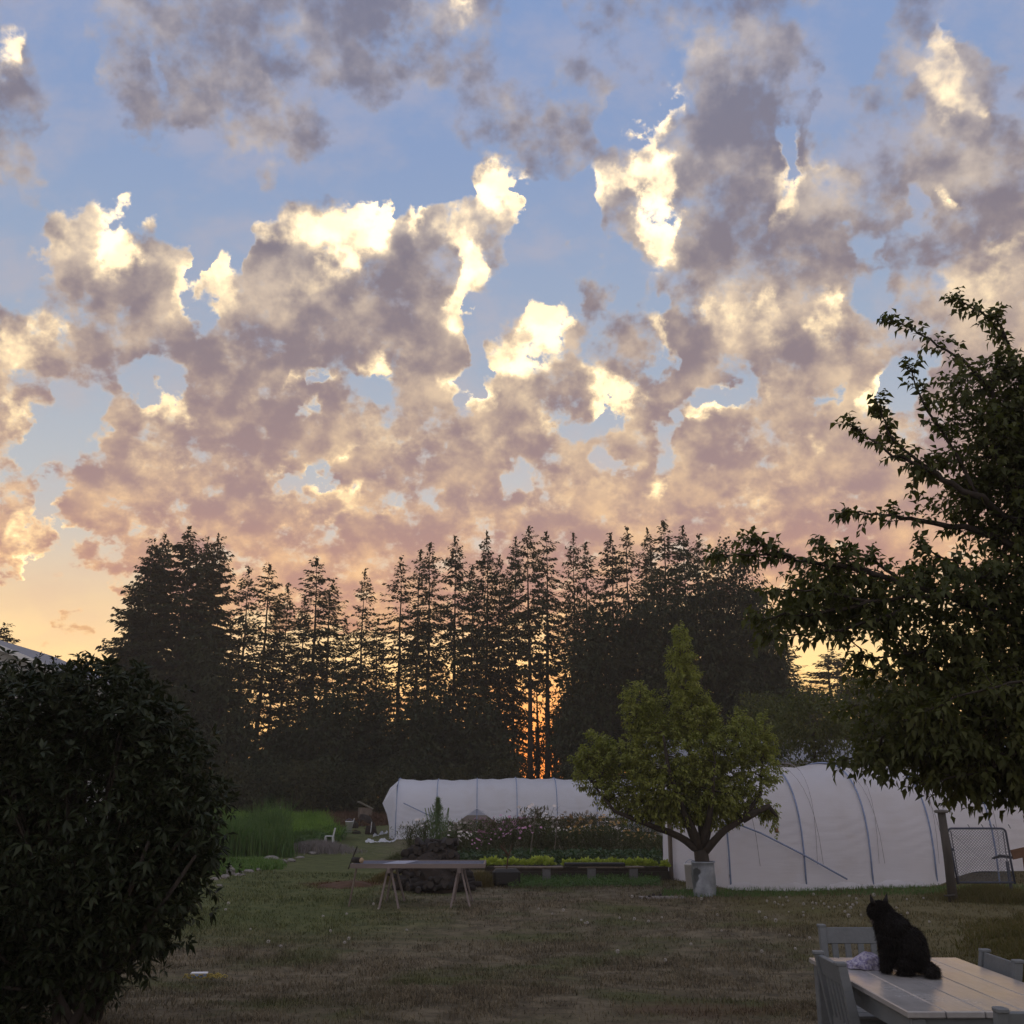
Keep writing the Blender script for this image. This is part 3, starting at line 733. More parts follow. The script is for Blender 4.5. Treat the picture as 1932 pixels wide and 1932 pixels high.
# low brush along the foot of the row
for i in range(16):
    u = 440 + i * 46 + random.uniform(-10, 10)
    if 970 < u < 1075: u = 950 if u < 1020 else 1090
    g0 = P(u, 1440 + random.uniform(-14, 14), 58 + (i % 3)); z0 = float(hgt(g0.x, g0.y)); H = g0.z - z0
    o = empty('brush_shrub', (g0.x, g0.y, z0), 0, 'low dark brush at the edge of the woods, %s clump from the left' % ORD[i], 'shrub', 'brush along the woods edge')
    r = random.uniform(1.0, 1.3)
    leafy('foliage', [(np.array([0, 0, H * .5]), (r, r * .8, H * .5)), (np.array([r * .6, 0, H * .35]), (r * .7, r * .7, H * .4))], 150, 12, .26, .5, M_thick if i % 3 else M_fir2, o, .25)
    b = MB()
    for k in range(3): a = k * 2.1; b.tube([(0, 0, -.1), (math.cos(a) * r * .5, math.sin(a) * .4, H * .7)], [.04, .015], 5)
    b.build('stem', M_bark, o)
# garden trees behind the big tunnel
for i, (u, v, ru, rv, y, lb) in enumerate([(1530, 1360, 62, 52, 34, 'olive green bush rising behind the near tunnel, left of the apple tree'), (1640, 1350, 70, 70, 36, 'dark bush behind the near tunnel under the apple boughs'), (1440, 1370, 50, 60, 40, 'dim bush between pear tree and near tunnel roof')]):
    c = P(u, v, y); z0 = float(hgt(c.x, y)); o = empty('garden_bush', (c.x, y, z0), 0, lb, 'shrub', None)
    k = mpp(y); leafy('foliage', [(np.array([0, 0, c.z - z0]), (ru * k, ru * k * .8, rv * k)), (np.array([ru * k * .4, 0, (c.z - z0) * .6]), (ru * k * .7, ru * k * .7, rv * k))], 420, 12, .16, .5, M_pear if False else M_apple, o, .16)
    b = MB(); b.tube([(0, 0, -.2), (0.05, 0, c.z - z0)], [.09, .04], 6); b.build('trunk', M_bark, o)

# ---- trees with modelled limbs
def curve_pts(a, b, sag, n=8, wob=0.0):
    a = Vector(a); b = Vector(b); out_ = []
    for i in range(n + 1):
        t = i / n; p = a.lerp(b, t); p.z += sag * math.sin(math.pi * t)
        if 0 < i < n and wob: p += Vector([random.uniform(-wob, wob) for _ in range(3)])
        out_.append(p)
    return out_
def twigs(points, dirs, nleaf, tl, L, W, droop, mb=None, rad=.004):
    """short shoots with alternate leaves"""
    n = len(points); d = norm(dirs)
    f = (np.arange(nleaf) + .5) / nleaf
    base = points[:, None, :] + d[:, None, :] * (f[None, :, None] * tl)
    base[:, :, 2] += (-.18 * tl * f ** 2)[None, :]
    up = np.array([0, 0, 1.0]); s = norm(np.cross(d, up + rng.normal(0, .1, (n, 3)))); w = np.cross(s, d)
    ang = np.arange(nleaf) * 2.4 + rng.uniform(0, 6.28, (n, 1))
    side = s[:, None, :] * np.cos(ang)[:, :, None] + w[:, None, :] * np.sin(ang)[:, :, None]
    ld = d[:, None, :] * .7 + side * .85; ld[:, :, 2] -= .25
    pos = base.reshape(-1, 3); ld = ld.reshape(-1, 3) + rng.normal(0, .18, (n * nleaf, 3))
    Ls = L * rng.uniform(.7, 1.15, len(pos))
    V, T = leaves(pos, ld, Ls, Ls * W, droop=droop, fold=.22)
    # twig wood: thin triangular strips
    s3 = s * rad; e = points + d * tl; e[:, 2] -= .18 * tl
    TV = np.stack([points - s3, points + s3, e, points + w * rad * 1.6], 1).reshape(-1, 3)
    TT = (np.arange(n)[:, None, None] * 4 + np.array([[0, 1, 2], [1, 3, 2], [3, 0, 2]])[None]).reshape(-1, 3)
    return (V, T), (TV, TT)

# pear tree with its foot in the galvanised can
pb = at(1325, 1690)
PY = pb.y
pear = empty('pear_tree', pb, 0, 'small yellow green pear tree growing out of the metal can in mid yard', 'tree')
def loc(p, o=pb): return Vector(p) - Vector(o)
b = MB()
fork = loc(P(1322, 1604, PY)); mid_ = loc(P(1327, 1640, PY))
b.tube([(0, 0, -.05), mid_, fork], [.19, .165, .15], 12)
limbs = [[(1322, 1606, 0), (1280, 1578, -.1), (1225, 1556, -.2), (1160, 1530, -.3), (1120, 1480, -.2)],
         [(1320, 1604, 0), (1300, 1560, .2), (1255, 1500, .3), (1215, 1420, .2), (1190, 1320, .1)],
         [(1325, 1604, 0), (1322, 1530, 0), (1305, 1440, .1), (1295, 1340, .05), (1282, 1220, 0)],
         [(1326, 1606, 0), (1345, 1540, .2), (1365, 1450, .1), (1395, 1370, 0)],
         [(1326, 1608, 0), (1358, 1575, -.2), (1400, 1545, -.3), (1435, 1500, -.2), (1442, 1400, 0)],
         [(1322, 1604, 0), (1290, 1530, -.4), (1260, 1450, -.7), (1250, 1380, -.6)],
         [(1325, 1604, 0), (1340, 1520, -.5), (1350, 1440, -.7)], [(1400, 1545, -.3), (1450, 1520, -.3), (1466, 1540, -.3)]]
lp = []
for L_ in limbs:
    pts = [loc(P(u, v, PY + dy)) for u, v, dy in L_]
    fine_ = []
    for i in range(len(pts) - 1):
        for k in range(3): fine_.append(pts[i].lerp(pts[i + 1], k / 3) + Vector([random.uniform(-.02, .02) for _ in range(3)]))
    fine_.append(pts[-1]); n = len(fine_)
    b.tube(fine_, [.085 * (1 - i / n) + .012 for i in range(n)], 7); lp += fine_
lp = np.array([p[:] for p in lp])
pe = [(1286, 1235, 22, 42), (1292, 1290, 30, 50), (1305, 1345, 40, 50), (1206, 1330, 30, 38), (1232, 1375, 45, 40), (1150, 1425, 60, 26), (1120, 1455, 42, 34), (1285, 1420, 100, 60), (1370, 1420, 55, 50), (1396, 1372, 20, 30),
      (1440, 1392, 22, 40), (1430, 1450, 38, 45), (1240, 1480, 90, 46), (1340, 1490, 75, 50), (1165, 1495, 48, 28), (1200, 1530, 45, 16), (1395, 1510, 45, 22), (1188, 1312, 12, 24), (1262, 1538, 60, 20), (1350, 1540, 50, 18), (1300, 1490, 90, 50), (1283, 1205, 9, 24), (1216, 1345, 14, 30), (1350, 1370, 16, 34), (1325, 1330, 14, 30), (1105, 1420, 14, 12), (1450, 1530, 22, 18), (1115, 1388, 12, 14), (1143, 1402, 16, 18), (1464, 1545, 8, 22), (1250, 1330, 12, 24)]
ells = []
for (u, v, ru, rv) in pe:
    c, r = pxell(u, v, PY, ru, rv); ells.append((c - np.array(pb[:]), r))
p_, d_ = clump_points(ells, 5300, .35, .5)
nr = np.array([lp[np.argmin(((lp - q_) ** 2).sum(1))] for q_ in p_])
d2 = norm(p_ - nr) * .7 + d_ * .5 + np.array([0, 0, .5])
k_ = p_[:, 2] < (P(1300, 1500, PY).z - pb.z); d2[k_, 2] -= .9
(V, T), (TV, TT) = twigs(p_ - norm(d2) * .09, d2, 9, .22, .080, .62, .3)
link('crown', tri_mesh('crown', V, T), M_pear, pear)
V0, T0 = tri_mesh, None
tw = tri_mesh('twigs', TV, TT)
for i in range(150):
    j = rng.integers(len(p_)); b.tube([nr[j], (nr[j] + p_[j]) / 2 + rng.normal(0, .03, 3), p_[j]], [.014, .009, .004], 4, cap=False)
b.build('trunk', M_bark, pear, True)
link('twigs', tw, M_bark, pear)
M_pearfruit = mat('pear_skin', (.20, .10, .045), .5, .2, 9)
fb_ = MB(); fp = loc(P(1466, 1567, PY - .3))
fb_.lathe([(.004, .05), (.014, .045), (.020, .025), (.034, 0), (.036, -.02), (.026, -.04), (.006, -.05)], fp, 12); fb_.build('fruit', M_pearfruit, pear, True)

# big apple tree on the right
AY = 8.7
ab = Vector((5.15, 9.3, float(hgt(5.15, 9.3))))
apple = empty('apple_tree', ab, 0, 'large dark apple tree leaning in from the right edge over tunnel and gate', 'tree')
la = lambda p: Vector(p) - ab
b = MB(); lp = []
b.tube([(0, 0, -.1), (-.05, 0, .6), (-.08, -.05, 1.2), la(P(2080, 1300, AY + .3))], [.24, .18, .17, .15], 12)
lm = [[(2080, 1300, .3), (2000, 1150, .1), (1930, 1000, 0), (1880, 850, -.1), (1876, 739, 0), (1818, 680, 0), (1752, 640, 0), (1690, 608, 0)],
      [(1930, 1000, 0), (1930, 850, .1), (1925, 720, .1), (1890, 630, .1), (1855, 592, 0), (1812, 568, 0)],
      [(1930, 1000, 0), (1850, 940, -.2), (1780, 905, -.2), (1738, 880, -.1), (1670, 850, -.1), (1606, 802, 0)],
      [(1780, 905, -.2), (1705, 850, 0), (1672, 810, 0), (1660, 765, 0)], [(1850, 940, -.2), (1790, 830, -.2), (1740, 760, -.3), (1720, 700, -.3)],
      [(1960, 1050, 0), (1850, 1000, 0), (1733, 984, 0), (1670, 972, 0), (1608, 966, 0)],
      [(2050, 1250, .2), (1930, 1180, 0), (1780, 1120, -.2), (1638, 1080, -.2), (1560, 1064, -.2), (1500, 1056, -.2), (1430, 1046, -.2), (1362, 1046, -.2)],
      [(1500, 1056, -.2), (1450, 1035, -.2), (1421, 1020, -.2)], [(1638, 1080, -.2), (1600, 1062, -.2), (1558, 1032, -.2)], [(1700, 1095, -.2), (1650, 1060, -.1), (1611, 1040, 0)],
      [(1780, 1120, -.2), (1640, 1135, -.3), (1540, 1115, -.4), (1470, 1112, -.4)], [(1640, 1135, -.3), (1540, 1160, -.3), (1490, 1158, -.3), (1434, 1166, -.3)], [(1700, 1150, -.3), (1590, 1190, -.3), (1520, 1198, -.3), (1456, 1200, -.3)],
      [(1930, 1180, 0), (1780, 1220, -.1), (1690, 1240, -.1), (1628, 1240, -.1)], [(1780, 1220, -.1), (1700, 1270, 0), (1632, 1264, 0)], [(2050, 1300, .2), (1900, 1330, .3), (1760, 1380, .2), (1680, 1410, .2), (1600, 1432, .2)],
      [(2050, 1300, .2), (1950, 1400, -.3), (1850, 1460, -.4), (1740, 1480, -.3)], [(2050, 1300, .2), (2000, 1430, 0), (1930, 1500, 0)], [(2050, 1280, 0), (1950, 1280, -.7), (1850, 1300, -.9), (1750, 1340, -.8)],
      [(1900, 640, 0), (1880, 600, 0)], [(1840, 1110, -.2), (1800, 1060, -.3), (1745, 1035, -.3)]]
tips = []
for L_ in lm:
    pts = [la(P(u, v, AY + dy)) for u, v, dy in L_]; fine_ = []
    for i in range(len(pts) - 1):
        for k in range(4): fine_.append(pts[i].lerp(pts[i + 1], k / 4) + Vector([random.uniform(-.015, .015) for _ in range(3)]))
    fine_.append(pts[-1]); n = len(fine_)
    big = L_[0][0] > 1900 and len(L_) > 4
    b.tube(fine_, [(.034 if big else .013) * (1 - i / n) ** 1.2 + .005 for i in range(n)], 7); lp += fine_
    tips.append((fine_, big))
lp = np.array([p[:] for p in lp])
ae = [(1940, 710, 50, 85), (1885, 690, 24, 34), (1875, 870, 70, 85),(1840, 720, 24, 24),(1910, 780, 60, 80), (1940, 960, 110, 150), (1950, 800, 90, 120), (1800, 805, 26, 40), (1752, 880, 28, 20), (1815, 945, 50, 55), (1830, 1110, 150, 55), (1680, 1120, 95, 50),
      (1570, 1125, 70, 40), (1510, 1150, 50, 34), (1560, 1090, 60, 30), (1650, 1180, 70, 28), (1790, 1215, 110, 60), (1740, 1265, 50, 30), (1880, 1300, 160, 100), (1950, 1300, 150, 200), (1780, 1370, 120, 75), (1720, 1405, 90, 36), (1850, 1410, 150, 60), (1930, 1450, 120, 45),
      (1690, 1360, 50, 60), (1640, 1425, 34, 16), (1980, 1120, 120, 200), (1990, 880, 110, 220), (2150, 1250, 220, 220), (2120, 900, 190, 280), (1800, 730, 36, 28), (1820, 1440, 80, 34), (1925, 1480, 60, 24)]
ells = []
for (u, v, ru, rv) in ae:
    c, r = pxell(u, v, AY, ru, rv, min(ru, 150) * .9 + 40); ells.append((c - np.array(ab[:]), r))
p_, d_ = clump_points(ells, 4700, .3, .7)
nr = np.array([lp[np.argmin(((lp - q_) ** 2).sum(1))] for q_ in p_])
d2 = norm(p_ - nr) * .8 + d_ * .35 + np.array([-.15, 0, .35]); lowm = p_[:, 2] < (P(1800, 1380, AY).z - ab.z); d2[lowm, 2] -= .9
# explicit leafy shoots along every limb
sp_, sd_ = [], []
for fine_, big in tips:
    n = len(fine_)
    for i in range(n):
        if i < n * (.45 if big else .15): continue
        t = (fine_[min(i + 1, n - 1)] - fine_[max(i - 1, 0)]).normalized()
        for k in range(2 if i < n - 1 else 4):
            o_ = Vector([random.gauss(0, .55), random.gauss(0, .55), random.gauss(.12, .4)])
            sp_.append((fine_[i] + Vector([random.uniform(-.02, .02)] * 3))[:]); sd_.append((t * (1.1 if i > n - 3 else .6) + o_)[:])
sp_ = np.array(sp_); sd_ = np.array(sd_)
a1 = twigs(p_ - norm(d2) * .1, d2, 9, .27, .079, .60, .34, rad=.004)
a2 = twigs(sp_, sd_, 7, .16, .082, .60, .36, rad=.003)
V, T = cat_vt([a1[0], a2[0]])
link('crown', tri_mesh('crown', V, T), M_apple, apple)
V, T = cat_vt([a1[1], a2[1]])
link('twigs', tri_mesh('twigs', V, T), M_bark, apple)
for i in range(140):
    j = rng.integers(len(p_)); b.tube([nr[j], (nr[j] + p_[j]) / 2 + rng.normal(0, .04, 3), p_[j]], [.016, .010, .004], 4, cap=False)
b.build('trunk', M_bark, apple, True)

# big rhododendron on the left
RY = 8.6
rb = Vector((-3.4, RY, float(hgt(-3.4, RY))))
rh = empty('rhododendron', rb, 0, 'huge near black rhododendron filling the left side of the yard', 'shrub')
re_ = [(60, 1380, 150, 110), (200, 1360, 95, 85), (-60, 1450, 200, 170), (280, 1420, 80, 80), (120, 1520, 220, 150), (320, 1510, 85, 95), (330, 1580, 50, 60), (250, 1640, 130, 110), (80, 1660, 200, 130), (300, 1690, 52, 56), (-80, 1650, 200, 200),
       (210, 1740, 110, 60), (60, 1770, 150, 50), (140, 1820, 40, 26), (-60, 1830, 90, 70), (30, 1290, 110, 30), (160, 1275, 50, 26), (230, 1300, 40, 30), (300, 1350, 40, 34), (270, 1790, 40, 30), (190, 1830, 40, 30), (60, 1840, 90, 40), (-60, 1880, 70, 60), (20, 1700, 160, 130), (140, 1720, 140, 90), (110, 1800, 150, 55), (262, 1325, 50, 40), (0, 1905, 100, 60), (60, 1450, 120, 120), (150, 1860, 60, 34), (60, 1880, 60, 30), (395, 1520, 40, 50), (350, 1420, 50, 40), (100, 1860, 22, 16), (215, 1860, 18, 14)]
ells = []
for (u, v, ru, rv) in re_:
    c, r = pxell(u, v, RY, ru, rv, min(ru, rv) * .9 + 30); ells.append((c - np.array(rb[:]), r))
for _ in range(46):
    e_c, e_r = ells[random.randrange(0, 17)]; dd_ = norm(rng.normal(0, 1, (1, 3)))[0]; dd_[1] *= .5
    rr_ = random.uniform(10, 28) * mpp(RY); ells.append((e_c + dd_ * e_r * random.uniform(.85, 1.12), (rr_, rr_, rr_ * 1.3)))
p_, d_ = clump_points(ells, 8200, .4, .6)
ex_, ed_ = clump_points(ells[:22], 420, 1.0); p_ = np.concatenate([p_ + rng.normal(0, .05, p_.shape), ex_ + ed_ * rng.uniform(.03, .20, (420, 1))]); d_ = np.concatenate([d_, ed_])
d2 = d_ * 1.0 + rng.normal(0, .25, p_.shape) + np.array([0, 0, .35]); d2[p_[:, 2] < .6, 2] -= .55
def whorls(points, dirs, nl, L, W):
    n = len(points); d = norm(dirs); s = norm(np.cross(d, rng.normal(0, 1, (n, 3)))); w = np.cross(s, d)
    ang = np.arange(nl) * 6.283 / nl + rng.uniform(0, 6.28, (n, 1)) + rng.normal(0, .2, (n, nl))
    side = s[:, None, :] * np.cos(ang)[:, :, None] + w[:, None, :] * np.sin(ang)[:, :, None]
    ld = (side * 1.0 + d[:, None, :] * rng.uniform(.1, .9, (n, nl, 1))).reshape(-1, 3)
    pos = np.repeat(points, nl, 0) + ld * .01
    Ls = np.repeat(L * rng.uniform(.6, 1.25, n), nl) * rng.uniform(.75, 1.1, len(pos))
    return leaves(pos, ld, Ls, Ls * W, droop=.14, fold=.15)
V, T = whorls(p_, d2, 9, .098, .32)
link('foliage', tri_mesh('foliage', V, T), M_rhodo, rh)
b = MB()
for j in range(9):
    a = random.uniform(0, 6.28); t = Vector((random.uniform(-.9, 1.0), random.uniform(-.6, .6), random.uniform(.9, 1.8)))
    b.tube([(math.cos(a) * .2, math.sin(a) * .2, -.1), (t.x * .4 + .05, t.y * .4, t.z * .4), t], [.035, .028, .012], 7)
nodes = [Vector((x, y, z)) for x, y, z in p_[:260]]
for p in nodes:
    c = Vector((p.x * .45, p.y * .4, max(.3, p.z * .55))); b.tube([c, (c + p) / 2 + Vector((0, 0, .04)), p], [.016, .011, .005], 4, cap=False)
b.build('stem', M_bark, rh, True)

# ------------------------------------------------------------------ plastic tunnels
def plastic(name, col, trans, wr=60):
    m_ = bpy.data.materials.new(name); m_.use_nodes = True; nt = m_.node_tree; q = G(nt); bs = nt.nodes['Principled BSDF']
    t = q.node('ShaderNodeTexCoord').outputs['Object']
    n1 = q.noise(t, 1.1, 4, .6).outputs[0]; n2 = q.noise(q.vm('MULTIPLY', t, (.35, 1, 3.0)), 5.0, 5, .6).outputs[0]
    dirt = q.smooth(n1, .45, .75)
    c = q.mix(q.m('MULTIPLY', dirt, .35), (*col, 1), (col[0] * .84, col[1] * .80, col[2] * .74, 1))
    q.put(bs.inputs['Base Color'], c); bs.inputs['Roughness'].default_value = .42; bs.inputs['Specular IOR Level'].default_value = .5
    bp = q.node('ShaderNodeBump'); bp.inputs['Strength'].default_value = .5; bp.inputs['Distance'].default_value = .03
    q.put(bp.inputs['Height'], n2); q.put(bs.inputs['Normal'], bp.outputs[0])
    tr = q.node('ShaderNodeBsdfTranslucent'); q.put(tr.inputs[0], c); mx = q.node('ShaderNodeMixShader'); mx.inputs[0].default_value = trans
    q.put(mx.inputs[1], bs.outputs[0]); q.put(mx.inputs[2], tr.outputs[0]); q.put(nt.nodes['Material Output'].inputs[0], mx.outputs[0])
    return m_
M_pl1 = plastic('tunnel_film', (.88, .87, .91), .55)
M_pl2 = plastic('tunnel_film_far', (.88, .90, .97), .55)
M_hoop = mat('hoop_pipe', (.22, .28, .44), .5, .3, 5)
M_cord = mat('cord', (.30, .27, .30), .8)
M_wood = mat('weathered_wood', (.16, .13, .105), .85, .5, 12, .5, stretch=(1, 1, .2))
M_wood2 = mat('pale_lumber', (.26, .235, .215), .8, .4, 10, .3, stretch=(.2, 1, 1))

def prof(t, w, h):
    """half-circle-ish section, t 0..1 from near base over the top to far base"""
    a = math.pi * t
    c, s_ = math.cos(a), math.sin(a)
    return (-math.copysign(abs(c) ** .80, c) * w / 2, h * abs(s_) ** .62)
def tunnel(name, label, origin, ang, w, h, length, hoops, film, lift, group, slack=.05, z_follow=True):
    """origin = near left corner; axis along +X local, width towards +Y local"""
    o = empty(name, origin, ang, label, 'greenhouse tunnel', group)
    nx, nt_ = int(length * 9), 130
    hs = sorted(hoops)
    def gz(x, y=0):
        return float(hgt(origin.x + math.cos(ang) * x - math.sin(ang) * y, origin.y + math.sin(ang) * x + math.cos(ang) * y)) - origin.z
    V = np.zeros((nx + 1, nt_ + 1, 3))
    for i in range(nx + 1):
        x = length * i / nx
        k = max([j for j in range(len(hs)) if hs[j] <= x + 1e-6], default=0)
        a = hs[k]; b_ = hs[min(k + 1, len(hs) - 1)]
        f = 0 if b_ <= a else (x - a) / (b_ - a)
        sagk = math.sin(math.pi * np.clip(f, 0, 1))
        for j in range(nt_ + 1):
            t = j / nt_; y, z = prof(t, w, h)
            top = math.sin(math.pi * t) ** 2
            s_ = sagk * slack
            y2 = y * (1 - s_ * .6 / (w / 2)); z2 = z - sagk * slack * .9 * top - .018 * top * math.sin(x * 9.0) * sagk
            # hanging wrinkles on the near flank
            if t < .35:
                wk = (1 - t / .35) * (t / .35) * 4
                zz_ = z + .22 * sagk + .10 * math.sin(x * .8); lowf = max(0.0, 1 - z / (h * .62)); y2 += lowf * wk * (.060 * math.sin(zz_ * 24 + 3 * noise.noise(Vector((x * .5, z, 1)))) + .030 * math.sin(zz_ * 47 + x * .6)) + .035 * wk * noise.noise(Vector((x * .9, z * 2.2, 3)))
            g0 = gz(x, y + w / 2)
            lf_ = lift(x) if t < .5 else 0.0
            if z2 < lf_: z2 = lf_ + (.0 if t > 0 else -.02)
            V[i, j] = (x, y2 + w / 2 + (-.06 if t == 0 else 0), z2 + g0 * (1 - top) + g0 * top)
    idx = np.arange((nx + 1) * (nt_ + 1)).reshape(nx + 1, nt_ + 1)
    a, b_, c, d = idx[:-1, :-1].ravel(), idx[1:, :-1].ravel(), idx[1:, 1:].ravel(), idx[:-1, 1:].ravel()
    me = tri_mesh('film', V.reshape(-1, 3), np.concatenate([np.stack([a, b_, c], 1), np.stack([a, c, d], 1)]), smooth=True)
    link('film', me, film, o)
    for x in hoops:
        b = MB(); pts = []
        for j in range(25):
            y, z = prof(j / 24, w + .05, h + .025); pts.append((x, y + w / 2, z + gz(x, w / 2) - (.15 if j in (0, 24) else 0)))
        b.tube(pts, .020, 6); b.build('hoop', M_hoop, o, True)
    return o, gz
def bent_cords(o, xs, w, h, gz, rad=.006, lean=.5, both=True):
    for i, x in enumerate(xs):
        b = MB(); pts = []
        for j in range(19):
            t = j / 18; y, z = prof(.02 + .96 * t, w + .05, h + .02)
            xx = x + (lean if i % 2 else -lean) * t * 1.2
            pts.append((xx, y + w / 2, z + gz(x, w / 2)))
        b.tube(pts, rad, 4); b.build('cord', M_cord, o)

# near tunnel, cut by the right edge of the picture
c0 = at(1421, 1679)
ANG = math.radians(13)
TW, TH = 4.1, 2.86
org = Vector((c0.x - .55 * math.cos(ANG), c0.y - .55 * math.sin(ANG), 0)); org.z = float(hgt(org.x, org.y))
hoopsx = [0.0, 1.88, 3.6, 5.3, 7.0, 8.7, 10.4, 11.0]
t1, gz1 = tunnel('greenhouse_tunnel', 'big pale plastic tunnel at right with blue hoops and a sagging skirt', org, ANG, TW, TH, 11.0, hoopsx, M_pl1,
                 lambda x: max(0.0, .42 * float(sst(4.6, 6.6, x))) - .10, None, .12)
bent_cords(t1, [.75, 2.2, 2.35, 3.8, 3.95, 5.4, 5.6, 7.1, 8.6], TW, TH, gz1, .006, .55)
# diagonal wind brace pushed out under the film
b = MB()
b.tube([(-.1, -.03, 1.55), (.8, -.06, 1.22), (1.8, -.07, .75), (2.9, -.07, .18)], .021, 6); b.build('brace', M_hoop, t1, True)
b = MB()
# closed end wall of film on a board frame
n = 20; ring = [prof(i / n, TW, TH) for i in range(n + 1)]
vs = []; fs = []
rows = 10
for k in range(rows + 1):
    for i, (y, z) in enumerate(ring):
        f = k / rows; yy = y; zz = z * f
        vs.append((-.03 - .04 * math.sin(f * 9 + y * 2) * (1 - f), yy + TW / 2, zz - .05))
for k in range(rows):
    for i in range(n):
        a = k * (n + 1) + i; fs.append((a, a + 1, a + n + 2, a + n + 1))
b.add(vs, fs); b.build('end_wall', M_pl1, t1, True)
for y0 in (1.15, 3.35):
    b = MB(); b.box((-.11, y0, .95), (.09, .09, 2.1), bev=.005); b.build('door_post', M_wood, t1)
b = MB(); b.box((-.11, 2.25, 1.99), (.09, 2.1, .09), bev=.005); b.build('door_header', M_wood, t1)
# loose skirt of film lying on the grass
b = MB(); vs = []; fs = []; N = 60
for i in range(N + 1):
    x = -.1 + 5.0 * i / N
    for k in range(5):
        f = k / 4
        vs.append((x, -.05 - f * (.28 + .10 * math.sin(x * 1.7)) - .02 * math.sin(x * 14), gz1(x, -.2) + .10 * (1 - f) ** 2 * (1 + .5 * math.sin(x * 5)) + .02 + .012 * math.sin(x * 21 + f * 5)))
for i in range(N):
    for k in range(4):
        a = i * 5 + k; fs.append((a, a + 5, a + 6, a + 1))
b.add(vs, fs); b.build('skirt', M_pl1, t1, True)

# far tunnel across the back of the garden
c1 = at(748, 1584)
yF = c1.y
org2 = Vector((P(748, 1500, yF).x, yF, float(hgt(c1.x, yF))))
TH2 = P(760, 1472, yF + 1.6).z - org2.z
sp2 = (P(898, 1500, yF).x - P(822, 1500, yF).x)
def lift2(x):
    k = x / sp2
    return max(0.03, 1.25 * max(0.0, 1 - abs(k - 2.0) / 1.1), .85 * float(sst(2.0, 2.8, k)))
t2, gz2 = tunnel('greenhouse_tunnel', 'long white plastic tunnel across the far garden with its side partly rolled up', org2, math.radians(2.0), 4.2, TH2, sp2 * 7, [sp2 * k for k in range(8)], M_pl2, lift2, None, .05)
# ragged end flap and inner wall
b = MB()
b.add([(0, 0, .02), (0, .02, TH2 * .9), (-.25, .3, TH2 * .78), (-.62, .55, TH2 * .60), (-.42, .5, TH2 * .42), (-.3, .55, TH2 * .2), (-.3, .6, .0)], [(0, 1, 2, 3, 4, 5, 6)])
b.add([(0, .02, TH2 * .9), (0, 1.3, TH2 * 1.0), (-.35, .9, TH2 * .86), (-.62, .55, TH2 * .60), (-.25, .3, TH2 * .78)], [(0, 1, 2), (0, 2, 3, 4)])
b.build('end_flap', M_pl2, t2)
b = MB(); vs = []; fs = []
for i, (y, z) in enumerate(ring): vs.append((.03, y * 1.02 + 2.1, z * TH2 / TH)); vs.append((.03, y * 1.02 + 2.1, -.05))
fs = [(2 * i, 2 * i + 1, 2 * i + 3, 2 * i + 2) for i in range(n)]
b.add(vs, fs); b.build('end_wall', M_pl2, t2)
M_beige = mat('ground_cloth', (.42, .36, .30), .9, .3, 3)
b = MB(); b.box((sp2 * 3.2, 3.4, .45), (sp2 * 5.5, .05, .9)); b.build('side_board', M_beige, t2)
b = MB(); b.tube([(.3, -.03, 1.45), (sp2 * .9, -.04, .9)], .02, 5); b.build('brace', M_hoop, t2)

# buildings glimpsed behind
M_roof = mat('grey_roof', (.20, .21, .24), .7, .2, 4); M_wallp = mat('pale_wall', (.42, .42, .42), .8, .15, 3); M_trim = mat('white_trim', (.72, .72, .72), .6)
def gable(name, label, cx, cy, z0, w, d, hw, hr, rz):
    o = empty(name, (cx, cy, z0), rz, label, 'building')
    b = MB(); b.add([(-w/2, -d/2, 0), (w/2, -d/2, 0), (w/2, d/2, 0), (-w/2, d/2, 0), (-w/2, -d/2, hw), (w/2, -d/2, hw), (w/2, d/2, hw), (-w/2, d/2, hw), (0, -d/2, hr), (0, d/2, hr)],
                    [(0, 1, 5, 8, 4), (2, 3, 7, 9, 6), (1, 2, 6, 5), (3, 0, 4, 7)]); b.build('wall', M_wallp, o)
    b = MB(); e = .3
    for s in (-1, 1):
        sl = (hr - hw) / (w / 2); x1 = s * (w / 2 + e); z1 = hw - e * sl
        b.add([(0, -d/2 - e, hr + .02), (x1, -d/2 - e, z1 + .02), (x1, d/2 + e, z1 + .02), (0, d/2 + e, hr + .02), (0, -d/2 - e, hr + .14), (x1, -d/2 - e, z1 + .14), (x1, d/2 + e, z1 + .14), (0, d/2 + e, hr + .14)],
              [(0, 1, 2, 3), (4, 7, 6, 5), (0, 4, 5, 1), (3, 2, 6, 7), (1, 5, 6, 2)])
    b.build('roof', M_roof, o)
    b = MB()
    for s in (-1, 1): b.bar((0, -d/2 - e - .03, hr + .05), (s * (w/2 + e), -d/2 - e - .03, hw - e * (hr - hw) / (w/2) + .05), .05, .2)
    b.build('fascia', M_trim, o)
    return o
pL = P(-75, 1192, 40); pQ = P(110, 1271, 40); gz0 = float(hgt(pL.x, 44)); gable('barn', 'pale barn with grey roof, only its gable slope showing at the left edge', pL.x, 44, gz0, 2 * (pQ.x - pL.x) - .6, 8, pQ.z - gz0 + .15, pL.z - gz0, 0)
pR = P(1500, 1412, 44); gable('shed', 'low grey roofed shed just visible above the near tunnel', pR.x + 2.5, 48, float(hgt(pR.x, 48)), 5, 16, pR.z - .9 + .45, pR.z + .45, math.radians(90))
